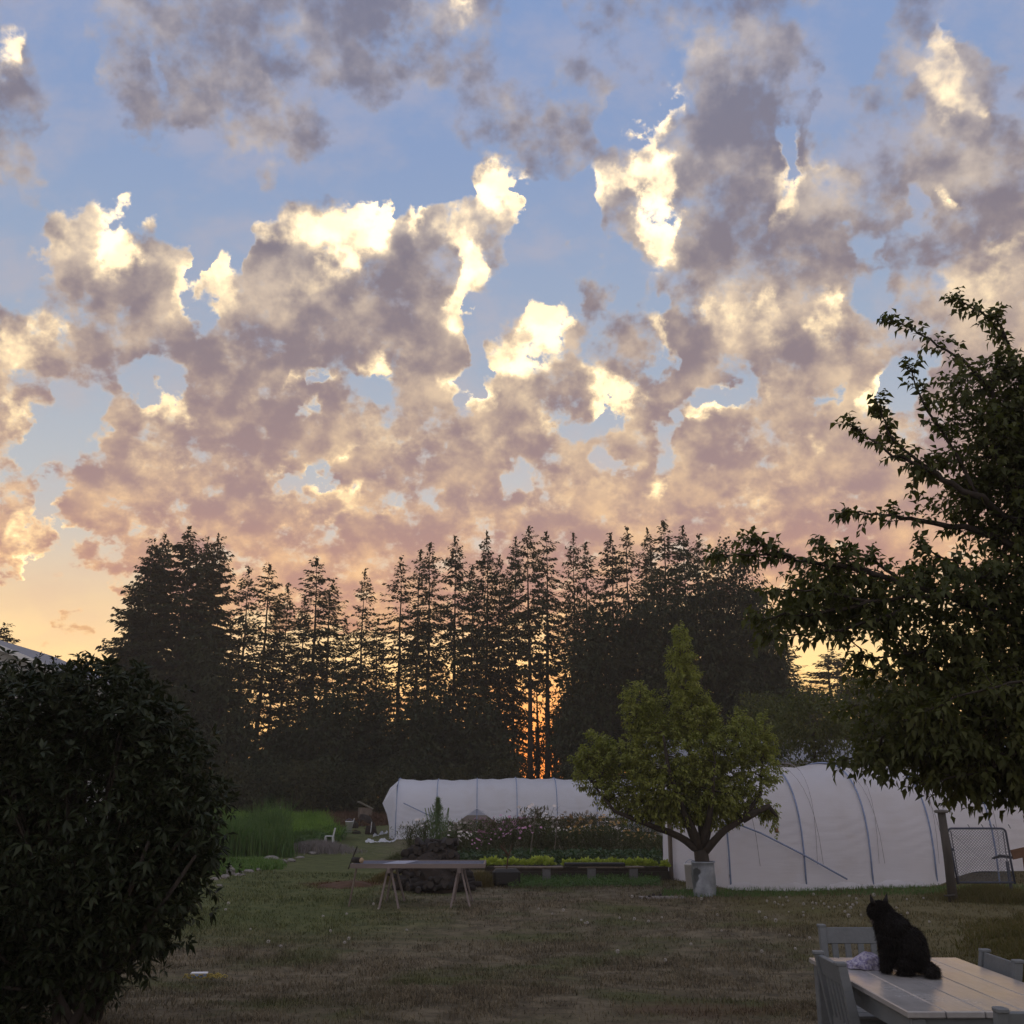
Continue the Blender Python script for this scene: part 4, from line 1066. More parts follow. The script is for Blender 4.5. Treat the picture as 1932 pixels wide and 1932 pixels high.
# a small pale-lidded hutch by the woods
hb = P(690, 1500, 55.5); hb.z = float(hgt(hb.x, hb.y)); o = empty('hutch', hb, .3, 'small brown hutch with tilted pale lid at the woods edge', 'hutch')
k = mpp(hb.y) * 1.0; b = MB(); b.box((0, 0, 12 * k), (22 * k, 20 * k, 24 * k), bev=.02)
for sx in (-1, 1):
    for sy in (-1, 1): b.box((sx * 9 * k, sy * 8 * k, 1 * k), (2 * k, 2 * k, 4 * k))
b.build('box', M_wood, o)
b = MB(); b.box((0, 0, 28 * k), (27 * k, 24 * k, 2 * k), Matrix.Rotation(.45, 3, 'Y')); b.build('lid', mat('pale_lid', (.20, .20, .16), .7), o)

# ------------------------------------------------------------------ left garden
M_corn = leafmat('corn_leaves', [(.080, .17, .026), (.13, .24, .036), (.20, .32, .05)], .6, .35, .3)
M_corn2 = leafmat('tall_grass_leaves', [(.050, .110, .028), (.075, .150, .040), (.11, .18, .05)], .6, .3, .3)
M_low = leafmat('low_greens', [(.075, .150, .03), (.12, .21, .05)], .6, .3, .3)
M_grey = leafmat('grey_herb', [(.15, .135, .145), (.21, .195, .20), (.27, .24, .25)], .8, .2, .2)
M_red = leafmat('dry_weeds', [(.085, .048, .034), (.12, .070, .050), (.15, .10, .07)], .9, .2, .1)
M_stone = mat('field_stone', (.20, .185, .17), .9, .5, 9, .8)
def band(name, label, cat, quad, n, H, W, m_, lean=.3):
    """blades filling a quadrilateral on the ground given by four photo points"""
    c = [at(u, v) for u, v in quad]; s = rng.random(n); t = rng.random(n)
    X_ = (1 - s) * ((1 - t) * c[0].x + t * c[3].x) + s * ((1 - t) * c[1].x + t * c[2].x)
    Y_ = (1 - s) * ((1 - t) * c[0].y + t * c[3].y) + s * ((1 - t) * c[1].y + t * c[2].y)
    X_ += rng.normal(0, .15, n); Y_ += rng.normal(0, .2, n)
    cl = np.array([noise.noise(Vector((x * .8, y * .8, 2))) for x, y in zip(X_, Y_)])
    V, T = blades(np.stack([X_, Y_, hgt(X_, Y_)], 1), H * (1 + cl * 1.1) * rng.uniform(.6, 1.1, n), W, lean)
    return tag(link(name, tri_mesh(name, V, T), m_), label, cat, kind='stuff')
band('green_crop', 'bright green grassy crop plot at the left, in front of the woods', 'crop', [(400, 1592), (632, 1588), (612, 1549), (400, 1549)], 30000, .50, .04, M_corn, .6)
band('tall_grass', 'tall dark green grass clump nearer the path, at the edge of the big shrub', 'grass', [(395, 1618), (545, 1618), (520, 1592), (395, 1592)], 9000, 1.15, .03, M_corn2, .22)
band('red_weeds', 'reddish brown dry weeds behind the green plot', 'weeds', [(620, 1560), (735, 1556), (735, 1547), (600, 1547)], 9000, .42, .04, M_red, .5)
band('low_greens', 'pale green seedlings low along the stone edging at left', 'plants', [(395, 1652), (520, 1640), (520, 1626), (395, 1632)], 5000, .20, .03, M_low, .6)
band('squash_leaves', 'dull bluish green low vegetables behind the white chair', 'plants', [(545, 1600), (632, 1584), (632, 1574), (560, 1588)], 5000, .42, .07, M_corn2, .8)
ge_ = at(598, 1606)
o = empty('lavender_clump', ge_, 0, 'silvery grey lavender clump left of the white garden chair', 'shrub')
n = 2600; X_ = rng.normal(0, .75, n); Y_ = rng.normal(0, .5, n); V, T = blades(np.stack([X_, Y_, hgt(X_ + ge_.x, Y_ + ge_.y) - ge_.z], 1), .42 * np.exp(-(X_ / 1.3) ** 2), .018, .5)
link('foliage', tri_mesh('foliage', V, T), M_grey, o)
b = MB(); [b.tube([(random.gauss(0, .5), random.gauss(0, .3), -.05), (random.gauss(0, .6), random.gauss(0, .4), .25)], .008, 4) for _ in range(20)]; b.build('stem', M_bark, o)

import bmesh
def rock_mesh(seed, sx, sy, sz):
    bm = bmesh.new(); bmesh.ops.create_icosphere(bm, subdivisions=3, radius=1)
    for v in bm.verts:
        k = 1 + .35 * noise.noise(v.co * 1.3 + Vector((seed, 0, 0))) + .12 * noise.noise(v.co * 4 + Vector((seed, 3, 0)))
        v.co = Vector((v.co.x * sx * k, v.co.y * sy * k, max(v.co.z, -.5) * sz * k))
    me = bpy.data.meshes.new('stone'); bm.to_mesh(me); bm.free(); return me
stones = [(405, 1660, 7, 4), (424, 1657, 9, 6), (434, 1649, 12, 12), (452, 1652, 9, 4), (468, 1646, 11, 5), (484, 1643, 10, 4), (497, 1636, 12, 7), (512, 1629, 15, 12), (532, 1630, 11, 7), (549, 1626, 8, 5), (566, 1619, 8, 3), (590, 1611, 11, 4), (606, 1608, 8, 3), (622, 1602, 10, 4), (641, 1598, 10, 4), (414, 1672, 8, 3)]
sl = ['flat pale stone furthest left in the edging by the big shrub', 'grey stone second from the left in the bed edging', 'tall pale upright stone in the left part of the bed edging', 'long low stone right of the tall upright stone', 'fifth stone from the left in the bed edging', 'small low stone left of the brown pair in the edging',
      'brownish stone just left of the largest boulder', 'largest rounded grey boulder in the bed edging', 'stone leaning on the right side of the largest boulder', 'small stone where the edging bends back', 'thin flat stone before the grey lavender clump', 'whitish flat slab lying below the lavender clump', 'small stone right of the whitish slab', 'flat stone left of the white chair', 'low stone under the white garden chair', 'lone stone lying in the grass below the edging']
for i, (u, v, r1, r2) in enumerate(stones):
    p = at(u, v); k = mpp(p.y)
    me = rock_mesh(i * 3.7, r1 * k, r1 * k * .7, r2 * k * .8)
    o = link('stone', me, M_stone, loc=(p.x, p.y, p.z + r2 * k * .25), rot=(0, 0, i)); tag(o, sl[i], 'stone', 'stones edging the left garden bed')

# white resin chair
M_white = mat('white_resin', (.72, .73, .76), .5)
ch = at(621, 1593); k = mpp(ch.y); s = 27 * k / .84
o = empty('garden_chair', ch, math.radians(-90), 'small white plastic chair standing alone on the grass path', 'chair')
o.scale = (s, s, s)
b = MB(); b.box((0, 0, .42), (.44, .44, .035), bev=.012); b.build('seat', M_white, o)
b = MB(); b.bar((0, .2, .42), (0, .29, .84), .42, .025, (0, 1, 0)); b.build('backrest', M_white, o)
for sx in (-1, 1):
    for sy in (-1, 1):
        b = MB(); b.bar((sx * .19, sy * .19, .41), (sx * .21, sy * .22, 0), .05, .05); b.build('leg', M_white, o)
# bucket, twiggy heaps, plastic scraps on the path
bk = at(1031 / 1.0 - 1031 + 696, 1571) if False else at(1031 - 1, 1571) if False else at(698, 1537)
def bucket(u, v, w, h_, label, m_, handle=True):
    p = at(u, v); k = mpp(p.y); o = empty('bucket', p, .4, label, 'bucket')
    b = MB(); r = w * k / 2; hh = h_ * k
    b.lathe([(0, .01), (r * .82, .01), (r, hh), (r * 1.06, hh), (r * 1.06, hh * .93), (r * .98, hh * .93)], seg=18); b.lathe([(r * .95, hh), (r * .78, .03), (0, .03)], seg=18); b.build('shell', m_, o, True)
    if handle:
        b = MB(); b.tube([(r * math.cos(a), 0, hh * (.93) + r * .8 * math.sin(a)) for a in np.linspace(0, math.pi, 9)], .006, 5); b.build('handle', M_hoop, o)
    return o
bucket(658, 1571, 13, 19, 'white bucket on the path right of the garden chair', M_white)
M_blacks = mat('black_plastic', (.012, .012, .013), .55, .3, 6)
def heap(u, v, w, h_, label, pole=None):
    p = at(u, v); k = mpp(p.y); o = empty('weed_heap', p, 0, label, 'heap', 'dark heaps on the path')
    me = rock_mesh(u, w * k / 2, w * k / 2.6, h_ * k * .9); link('mound', me, mat('dark_compost', (.022, .018, .016), 1, .4, 9), o)
    b = MB()
    for _ in range(26): a = random.uniform(0, 6.28); r = random.uniform(.1, .6) * w * k; b.tube([(0, 0, h_ * k * .3), (math.cos(a) * r, math.sin(a) * r * .6, random.uniform(.1, 1.0) * h_ * k)], .012, 4)
    b.build('twigs', M_red, o)
    if pole: b = MB(); b.tube([(0, -.2, 0), (pole * k, -.3, h_ * k * 1.15)], .018, 5); b.build('stick', M_white, o)
heap(688, 1556, 30, 17, 'largest dark weed heap on the path, with a pale lump on top', None)
heap(665, 1562, 20, 14, 'dark heap with a thin white stick beside the bucket', 4)
heap(700, 1574, 22, 18, 'dark heap with white stick nearest the far tunnel', 2)
heap(672, 1573, 14, 7, 'little brown heap just right of the white bucket')
p = at(730, 1545); bucket(733, 1553, 12, 12, 'pale pot against the left end of the far tunnel', M_wood2, False)
for (u0, v0, u1, v1, lb) in [(690, 1592, 745, 1590, 'crumpled white plastic strip lying before the far tunnel'), (703, 1582, 730, 1574, 'smaller white plastic scrap behind the crumpled strip')]:
    a = at(u0, v0); c = at(u1, v1); vs = []; fs = []; N = 22
    for i in range(N + 1):
        f = i / N; q_ = a.lerp(c, f)
        for kk in range(5):
            g_ = kk / 4; vs.append((q_.x + random.gauss(0, .02), q_.y + (g_ - .5) * .5 * (.5 + f), q_.z + .03 + .14 * math.sin(g_ * math.pi) * (.5 + .5 * math.sin(f * 13)) * 1.0 + random.uniform(0, .05)))
    for i in range(N):
        for kk in range(4): j = i * 5 + kk; fs.append((j, j + 5, j + 6, j + 1))
    b = MB(); b.add(vs, fs); tag(b.build('plastic_scrap', M_pl2, smooth=True), lb, 'plastic sheet', 'plastic scraps on the path')
pp = at(1126 - 300, 1545) if False else at(826 - 290, 1548)
b = MB(); b.box((0, 0, .25), (.06, .06, 1.0)); tag(b.build('stake', M_wood2, loc=at(528, 1549)), 'short pale stake behind the green crop plot', 'stake')

# ------------------------------------------------------------------ middle garden: flowers, lettuces, bench, logs
M_cos = leafmat('cosmos_foliage', [(.045, .060, .026), (.070, .085, .036), (.10, .105, .05)], .8, .3, .2)
M_cosr = leafmat('brown_flower_stalks', [(.060, .062, .030), (.10, .085, .05), (.055, .075, .030)], .8, .3, .2)
M_fen = leafmat('fennel', [(.10, .17, .075), (.15, .22, .10)], .8, .3, .2)
PET = {'white': mat('white_petals', (.66, .60, .57), .7), 'pink': mat('pink_petals', (.52, .26, .42), .7), 'orange': mat('orange_petals', (.40, .24, .08), .7)}
def flower_mesh(H, n, fol, nfl):
    a = rng.uniform(0, 6.28, n); r = np.abs(rng.normal(0, .22, n)); z = H * rng.random(n) ** .8
    pos = np.stack([np.cos(a) * r * (.4 + z / H), np.sin(a) * r * (.4 + z / H), z], 1)
    d = rng.normal(0, .6, (n, 3)); d[:, 2] += .9
    V1, T1 = leaves(pos, d, .16 * rng.uniform(.5, 1.2, n), .022 + 0 * a, .1)
    fls = []; st = MB()
    for k in range(nfl):
        aa = random.uniform(0, 6.28); rr = random.uniform(.05, .38); hz = H * random.uniform(.72, 1.12); c = Vector((math.cos(aa) * rr, math.sin(aa) * rr, hz))
        tl = random.uniform(-.5, .5); R = Matrix.Rotation(.9 + tl, 3, 'X') @ Matrix.Rotation(random.uniform(0, 6), 3, 'Z')
        fl = MB(); vs = [(0, 0, 0)]; fs = []
        for j in range(7):
            a0 = 6.283 * j / 7; vs += [(math.cos(a0 - .36) * .038, math.sin(a0 - .36) * .036, .004), (math.cos(a0) * .046, math.sin(a0) * .046, .0), (math.cos(a0 + .36) * .038, math.sin(a0 + .36) * .036, .004)]
            fs.append((0, 1 + 3 * j, 2 + 3 * j, 3 + 3 * j))
        fl.add([(R @ Vector(q_) + c)[:] for q_ in vs], fs); fls.append(fl.mesh('flower'))
        st.tube([(rr * .3, 0, H * .3), c], .004, 3)
    for k in range(7): aa = random.uniform(0, 6.28); st.tube([(0, 0, -.05), (math.cos(aa) * .3, math.sin(aa) * .3, H * .8)], .006, 4)
    return tri_mesh('foliage', V1, T1), fls, st.mesh('stem')
FM = [flower_mesh(1.05, 700, M_cos, 13) for _ in range(4)]
def flowers(u, v, scale, fol, pet, label, i):
    p = at(u, v); o = empty('flower_plant', p, random.uniform(0, 6), label, 'flowers', 'tall flowering plants of the middle bed')
    f, fl, st = FM[i % 4]
    for me, m_, nm in [(f, fol, 'foliage'), (st, M_cosr, 'stem')] + [(x_, pet, 'flower') for x_ in fl]:
        me2 = me.copy(); me2.materials.clear(); link(nm, me2, m_, o)
    o.scale = (scale * 1.25, scale * 1.25, scale)
    return o
fi = 0
for (u, v, sc_, fo, pe_, lb) in [(775, 1626, 1.0, M_cos, 'white', 'thin plant with seed tops left of the fennel, rising over the log heap'), (800, 1622, 1.1, M_cos, 'white', 'thin greyish plant close beside the fennel'),
    (850, 1620, 1.05, M_cos, 'white', 'white flowered cosmos immediately right of the fennel'), (876, 1622, 1.05, M_cos, 'white', 'second white flowered cosmos right of the fennel'), (896, 1626, .85, M_cos, 'pink', 'small pink flowered plant above the left sawhorse frame'),
    (905, 1612, 1.05, M_cos, 'pink', 'pink cosmos in front of the rolled up tunnel side, left one'), (930, 1614, 1.05, M_cosr, 'pink', 'pink cosmos in front of the rolled up tunnel side, middle one'), (955, 1612, 1.1, M_cos, 'pink', 'pink cosmos in front of the rolled up tunnel side, right one'),
    (985, 1616, 1.15, M_cosr, 'pink', 'brownish flower plant left of the tall pale spray'), (1012, 1612, 1.4, M_cosr, 'white', 'tallest pale flower spray before the middle of the far tunnel'), (1028, 1616, 1.15, M_cosr, 'white', 'pale spray right of the tallest one'),
    (1050, 1614, 1.1, M_cosr, 'white', 'brown topped plant between the two thin stakes'), (1074, 1618, 1.2, M_cosr, 'orange', 'plant with an orange bloom right of the thin stakes'), (1098, 1614, 1.25, M_cosr, 'white', 'pale topped plant left below the pear tree'),
    (1120, 1616, 1.2, M_cosr, 'orange', 'plant with yellow orange blooms under the pear tree boughs'), (1148, 1616, 1.15, M_cos, 'white', 'leafy plant in the shade below the pear boughs, left'), (1178, 1618, 1.05, M_cos, 'orange', 'leafy plant in the shade below the pear boughs, middle'),
    (1206, 1620, 1.0, M_cos, 'orange', 'leafy plant in the shade below the pear boughs, right'), (1236, 1622, .95, M_cos, 'white', 'leafy plant just left of the brown tunnel door post')]:
    flowers(u, v, sc_, fo, PET[pe_], lb, fi); fi += 1
    if fi > 2: flowers(u + 13, v + 7, sc_ * .78, M_cos, PET[pe_], 'shorter green flower plant in front, %s from the left of the lower row' % ORD[fi - 3], fi)
fp_ = at(824, 1624); o = empty('fennel_plant', fp_, 0, 'bright green feathery fennel standing above the log heap', 'plant')
n = 2600; z = rng.random(n) * 1.5; a = rng.uniform(0, 6.28, n); r = np.abs(rng.normal(0, .26, n)) * (1.45 - z)  * (1 + .4 * np.sin(a * 3 + z * 4))
V, T = leaves(np.stack([np.cos(a) * r * 1.3, np.sin(a) * r, z], 1), rng.normal(0, .5, (n, 3)) + [0, 0, 1.0], .12, .016, .05); link('foliage', tri_mesh('foliage', V, T), M_fen, o)
b = MB(); [b.tube([(random.gauss(0, .05), random.gauss(0, .05), -.05), (random.gauss(0, .2), random.gauss(0, .15), 1.3)], .01, 4) for _ in range(8)]; b.build('stem', M_fen, o)
o.scale = (1.3, 1.3, 1.25)
# thick green growth behind the lettuces (one mass)
def fillmass(name, label, cat, pts_px, n, L, W, m_, zr):
    P0 = []
    for _ in range(n):
        u0, v0, u1, v1 = random.choice(pts_px); f = random.random(); p = at(u0 + (u1 - u0) * f, v0 + (v1 - v0) * f + random.uniform(-3, 3)); P0.append((p.x, p.y + random.uniform(0, .7), p.z + random.random() * zr))
    P0 = np.array(P0); V, T = leaves(P0, rng.normal(0, .7, (n, 3)) + [0, 0, .4], L * rng.uniform(.6, 1.2, n), W * rng.uniform(.6, 1.2, n), .3)
    return tag(link(name, tri_mesh(name, V, T), m_), label, cat, kind='stuff')
fillmass('bed_greens', 'dense dark green leaves filling the bed under the flowers', 'plants', [(840, 1640, 1250, 1640), (870, 1632, 1250, 1634)], 9000, .14, .09, leafmat('bed_leaves', [(.022, .045, .018), (.036, .070, .026), (.055, .095, .035)], .6, .25, .3), .42)
fillmass('under_bench_grass', 'deep green grass and weeds under the plank bench', 'grass', [(930, 1668, 1250, 1664), (960, 1676, 1250, 1672)], 7000, .16, .018, M_corn2, .12)
# lettuces
M_let = leafmat('lettuce_leaves', [(.28, .36, .06), (.42, .50, .09), (.55, .60, .14)], .6, .3, .3)
def lettuce_mesh(sd):
    n = 60; a = rng.uniform(0, 6.28, n); el_ = rng.uniform(.15, 1.3, n); d = np.stack([np.cos(a) * np.cos(el_), np.sin(a) * np.cos(el_), np.sin(el_)], 1)
    V, T = leaves(d * .03, d, .15 * rng.uniform(.7, 1.2, n), .11, .1, .35); return tri_mesh('lettuce', V, T)
LM = [lettuce_mesh(i) for i in range(4)]
BY = at(1090, 1664).y
for i in range(26):
    u = 918 + i * 13.3 + random.uniform(-3, 3)
    if 1040 < u < 1062: continue
    p = P(u, 1629 + random.uniform(-2, 2) + (3 if 985 > u else 0), BY + .9); z0 = float(hgt(p.x, p.y))
    o = link('lettuce', LM[i % 4], M_let, loc=(p.x, p.y + random.uniform(-.2, .2), z0 + .34), rot=(0, 0, i)); s = random.uniform(.8, 1.25); o.scale = (s, s, s * 1.1)
    tag(o, 'bright yellow green lettuce in the long row behind the plank bench', 'lettuce', 'lettuces in the row behind the bench')
pL_, pR_ = P(915, 1640, BY + .9), P(1256, 1640, BY + .9); zc = float(hgt(pL_.x, BY + 1))
o = empty('raised_bed', ((pL_.x + pR_.x) / 2, BY + .9, zc), 0, 'long low raised bed of dark soil carrying the lettuces', 'raised bed')
b = MB(); b.box((0, 0, .15), (pR_.x - pL_.x, .9, .32)); b.build('soil', mat('soil', (.03, .024, .018), 1, .5, 12, .6), o)
b = MB(); b.box((0, -.47, .10), (pR_.x - pL_.x + .05, .035, .22), bev=.004); b.build('side_board', mat('dark_board', (.035, .030, .024), .9, .4, 8), o)
# plank bench on cinder blocks
a, c = at(935, 1666), at(1215, 1664); k = mpp(a.y)
o = empty('plank_bench', ((a.x + c.x) / 2, a.y, a.z), 0, 'dark plank bench on grey cinder blocks in front of the lettuces', 'bench')
L_ = c.x - a.x
b = MB(); b.box((-L_ * .28, 0, .37), (L_ * .46, .28, .035), bev=.004); b.box((L_ * .27, .02, .372), (L_ * .44, .28, .035), bev=.004); b.build('plank', M_wood, o)
M_block = mat('cinder_block', (.15, .15, .16), .95, .3, 14, .5)
for f in (-.46, -.16, .14, .42):
    b = MB(); b.box((L_ * f, 0, .25), (.2, .2, .19), bev=.008); b.box((L_ * f, 0, .055), (.2, .2, .19), bev=.008); b.build('block', M_block, o)
tub = MB(); tub.box((0, 0, .045), (1.5, .26, .085), bev=.02)
tag(tub.build('seedling_tray', M_blacks, loc=(c.x - 1.25, a.y, a.z + .388)), 'long black seedling tray lying on the right half of the bench', 'tray')
# thin stakes
for (u, v, ut, vt, lb) in [(998, 1632, 1010, 1535, 'left of the two thin leaning stakes in the flower bed'), (1044, 1630, 1052, 1540, 'right of the two thin leaning stakes in the flower bed'), (822, 1628, 823, 1598, 'stub stake at the top of the log heap')]:
    p = at(u, v); t = P(ut, vt, p.y); b = MB(); b.tube([p, t], .012, 5); tag(b.build('garden_stake', M_wood), lb, 'stake')
# heap of cut logs
M_log = mat('old_log_bark', (.018, .015, .014), .95, .5, 9, .8); M_cut = mat('cut_log_end', (.036, .030, .026), .9, .5, 18)
hc = at(818, 1690)
lm_ = []
for k in range(4):
    b = MB(); r = [.075, .06, .09, .05][k]; L_ = [.5, .6, .45, .7][k]
    b.tube([(0, -L_ / 2, 0), (.01, 0, .01), (0, L_ / 2, 0)], [r, r * 1.04, r * .97], 12, 0, True)
    me = b.mesh('log', False)
    for p_i in me.polygons:
        if len(p_i.vertices) > 4: p_i.material_index = 1
    lm_.append(me)
cnt = 0
M_heapsoil = mat('bark_litter', (.028, .021, .017), 1, .5, 7, .8)
ht = P(806, 1594, hc.y + 1.5).z - hc.z; kx = mpp(hc.y)
o = link('litter_mound', rock_mesh(5, 66 * kx, 1.0, ht * .78), M_heapsoil, loc=(hc.x - .1, hc.y + 1.5, hc.z + .1)); tag(o, 'dark mound of bark and litter that the cut logs are thrown on', 'mound')
for k in range(90):
    f = random.random(); lv = random.random() ** 1.2
    x = random.uniform(-1, 1) * 66 * kx * math.sqrt(1 - .8 * lv); z = .08 + lv * ht * .98
    y = hc.y + 1.5 - 1.0 * (1 - lv) * math.sqrt(max(0.02, 1 - (x / (70 * kx)) ** 2))
    o = link('log', lm_[k % 4], [M_log, M_cut], loc=(hc.x - .1 + x, y, hc.z + z), rot=(random.uniform(-.5, .6), random.uniform(0, 6), random.choice([random.uniform(-.5, .5), random.uniform(.8, 2.2)])))
    tag(o, 'short dark cut log thrown on the heap behind the sawhorse table', 'log', 'cut logs of the heap')
# straw-coloured weeds round the heap
def tuft(u, v, w, n, H, m_, name, label, cat):
    p = at(u, v); k = mpp(p.y); X_ = rng.normal(0, w * k * .5, n); Y_ = rng.normal(0, w * k * .35, n)
    V, T = blades(np.stack([p.x + X_, p.y + Y_, hgt(p.x + X_, p.y + Y_)], 1), H * np.exp(-(X_ / (w * k)) ** 2) * rng.uniform(.6, 1.1, n), .008, .5)
    return tag(link(name, tri_mesh(name, V, T), m_), label, cat, kind='stuff')
M_straw = leafmat('straw_weeds', [(.11, .085, .04), (.16, .13, .06), (.09, .09, .035)], .9, .3, .1)
tuft(905, 1672, 34, 2600, .42, M_straw, 'dry_weeds', 'dry straw weeds at the right foot of the log heap', 'weeds')
tuft(735, 1664, 34, 1800, .32, M_straw, 'heap_weeds', 'dry weeds at the left foot of the log heap', 'weeds')
tuft(755, 1632, 30, 1500, .45, M_cos, 'green_weeds', 'greenish weeds left behind the log heap', 'weeds')
me = rock_mesh(11, 50 * kx, .8, .16); o = link('dirt_patch', me, mat('red_earth', (.075, .038, .020), 1, .5, 8, .8), loc=at(655, 1672) + Vector((0, 0, -.05))); tag(o, kind='structure')
# black tub with dead plant, small grey box behind
p = at(955, 1673); k = mpp(p.y); o = empty('planter_tub', p, .1, 'black rounded tub with a dead brown plant, right of the sawhorse table', 'tub')
b = MB(); b.box((0, 0, 15 * k), (46 * k, .42, 28 * k), bev=.07); b.build('tub', M_blacks, o)
b = MB()
for _ in range(12): a = random.uniform(0, 6.28); b.tube([(0, 0, 24 * k), (.05, 0, 50 * k), (math.cos(a) * .14, math.sin(a) * .1, random.uniform(52, 74) * k)], [.02, .014, .006], 5)
b.build('dead_plant', M_red, o)
p = at(938, 1655); b = MB(); b.box((0, 0, .15), (.32, .25, .28), bev=.01); tag(b.build('crate', M_block, loc=p), 'small grey crate behind the black tub', 'crate')

# ------------------------------------------------------------------ sawhorse drying table
M_saw = mat('table_frame_wood', (.20, .165, .155), .8, .35, 9, .3, stretch=(.15, 1, 1)); M_net = mat('blue_grey_netting', (.17, .19, .27), .6, .4, 40)
sy0 = at(742, 1714).y - .05; sy1 = sy0 + 1.15
zt = P(790, 1634, sy0).z
x0, x1 = P(661, 1630, sy0).x, P(915, 1630, sy0).x; z0 = float(hgt(-1.5, sy0 + .5)); cx = (x0 + x1) / 2; W2 = (x1 - x0) / 2
o = empty('drying_table', (cx, (sy0 + sy1) / 2, z0), 0, 'long screen topped drying table on sawhorse legs in the yard', 'table')
ztl = zt - z0; D2 = (sy1 - sy0) / 2
b = MB()
for sy in (-1, 1): b.box((0, sy * D2, ztl), (2 * W2, .035, .085), bev=.004)
for sx in (-1, 1): b.box((sx * (W2 - .02), 0, ztl), (.036, 2 * D2 - .04, .083), bev=.004)
for sx in (-.45, .35): b.box((sx * W2, 0, ztl - .03), (.04, 2 * D2 - .04, .03), bev=.003)
b.build('frame', M_saw, o)
b = MB(); N = 70
for i in range(N): x = -W2 + .04 + (2 * W2 - .08) * i / (N - 1); b.box((x, 0, ztl + .02 + .004 * math.sin(i * .7)), (.008, 2 * D2 - .05, .004))
for i in range(26): y = -D2 + .03 + (2 * D2 - .06) * i / 25; b.box((0, y, ztl + .026), (2 * W2 - .05, .007, .004))
b.build('screen', M_net, o)
b = MB(); b.add([(-W2 * .55, -D2 * .8, ztl + .035), (-W2 * .2, -D2 * .8, ztl + .035), (-W2 * .05, D2 * .8, ztl + .04), (-W2 * .4, D2 * .8, ztl + .035)], [(0, 1, 2, 3)]); b.build('cloth', mat('pale_blue_cloth', (.30, .32, .40), .8), o)
for bx in (-.43, .62):
    tb = MB(); tb.box((bx * W2, 0, ztl - .085), (.06, 2 * D2 + .1, .085), bev=.005); tb.build('crossbeam', M_saw, o)
    for sy in (-1, 1):
        for sx in (-1, 1):
            lb_ = MB(); lb_.bar((bx * W2 + sx * .03, sy * (D2 - .15), ztl - .06), (bx * W2 + sx * .16 + (.06 if sx > 0 else 0), sy * (D2 + .02), -.02), .035, .075, (0, 1, 0)); lb_.build('leg', M_saw, o)
lb_ = MB(); lb_.bar((-W2 * .96, 0, ztl), (-W2 * 1.04, -.2, -.02), .03, .03); lb_.build('leg', M_wood, o)
b = MB(); b.tube([(0, -.14, 0), (0, .14, 0)], .055, 12); me = b.mesh('log_round', True)
for p_i in me.polygons:
    if len(p_i.vertices) > 4: p_i.material_index = 1
lr = link('log_round', me, [M_log, mat('fresh_cut_wood', (.42, .30, .19), .8)], loc=(cx - W2 + .10, sy0 + .25, zt + .095), rot=(0, 0, .75)); tag(lr, 'short log with pale cut end lying on the left end of the drying table', 'log')
b = MB(); b.tube([at(657, 1640) + Vector((0, 0, .0)), P(674, 1597, at(657, 1640).y)], .02, 6); tag(b.build('steel_stake', M_log), 'thin dark stake standing behind the left end of the drying table', 'stake')

# ------------------------------------------------------------------ can at the pear tree, bucket, debris
M_galv = mat('galvanised_steel', (.30, .34, .40), .42, .35, 7, .15, metal=.75)
o = empty('metal_can', (pb.x + .04, pb.y - .05, pb.z), 0, 'dented galvanised metal can round the foot of the pear tree', 'can')
k = mpp(pb.y); r = 19.5 * k; hh = 55 * k
pr = [(r, -.03), (r * 1.0, .03)]
for i in range(9): z = .05 + (hh - .09) * i / 8; pr.append((r * (1.0 + (.012 if i % 2 else -.008)), z))
pr += [(r * 1.03, hh - .02), (r * 1.04, hh), (r * .98, hh), (r * .96, .05)]
b = MB(); b.lathe(pr, seg=28)
vv = b.v[-1]; vv[:, 0] += .012 * np.sin(vv[:, 2] * 9 + vv[:, 1] * 14); b.build('shell', M_galv, o, True)
b = MB(); b.lathe([(r * 1.05, hh - .012), (r * 1.06, hh), (r * 1.05, hh + .012), (r * 1.0, hh + .008)], seg=28); b.build('rim', M_galv, o, True)
bucket(1305, 1678, 22, 42, 'white plastic bucket half hidden behind the metal can', M_white)
a = at(1208, 1697); c = at(1288, 1692); o = empty('board', ((a.x + c.x) / 2, (a.y + c.y) / 2, a.z), .06, 'rotten pale board lying in the grass left of the metal can', 'board')
b = MB(); vs = []; fs = []; N = 18
for i in range(N + 1):
    x = (i / N - .5) * (c.x - a.x); w_ = .09 * (.5 + i / N) + random.uniform(-.02, .02); vs += [(x, -w_, .03), (x, w_, .045), (x, w_, .0), (x, -w_, -.01)]
for i in range(N): j = i * 4; fs += [(j, j + 4, j + 5, j + 1), (j + 3, j, j + 4, j + 7)[:4], (j + 1, j + 5, j + 6, j + 2)]
b.add(vs, fs); b.build('plank', mat('rotten_wood', (.24, .22, .21), .95, .6, 20), o)
for i, (u, v) in enumerate([(1226, 1697), (1233, 1694), (1246, 1694)]):
    p = at(u, v); tag(link('windfall_pear', rock_mesh(i, .035, .035, .03), M_blacks if False else mat('rotten_fruit', (.02, .013, .01), .6), loc=(p.x, p.y, p.z + .06)), 'rotten dark windfall pear by the pale board', 'fruit', 'windfall pears by the board')
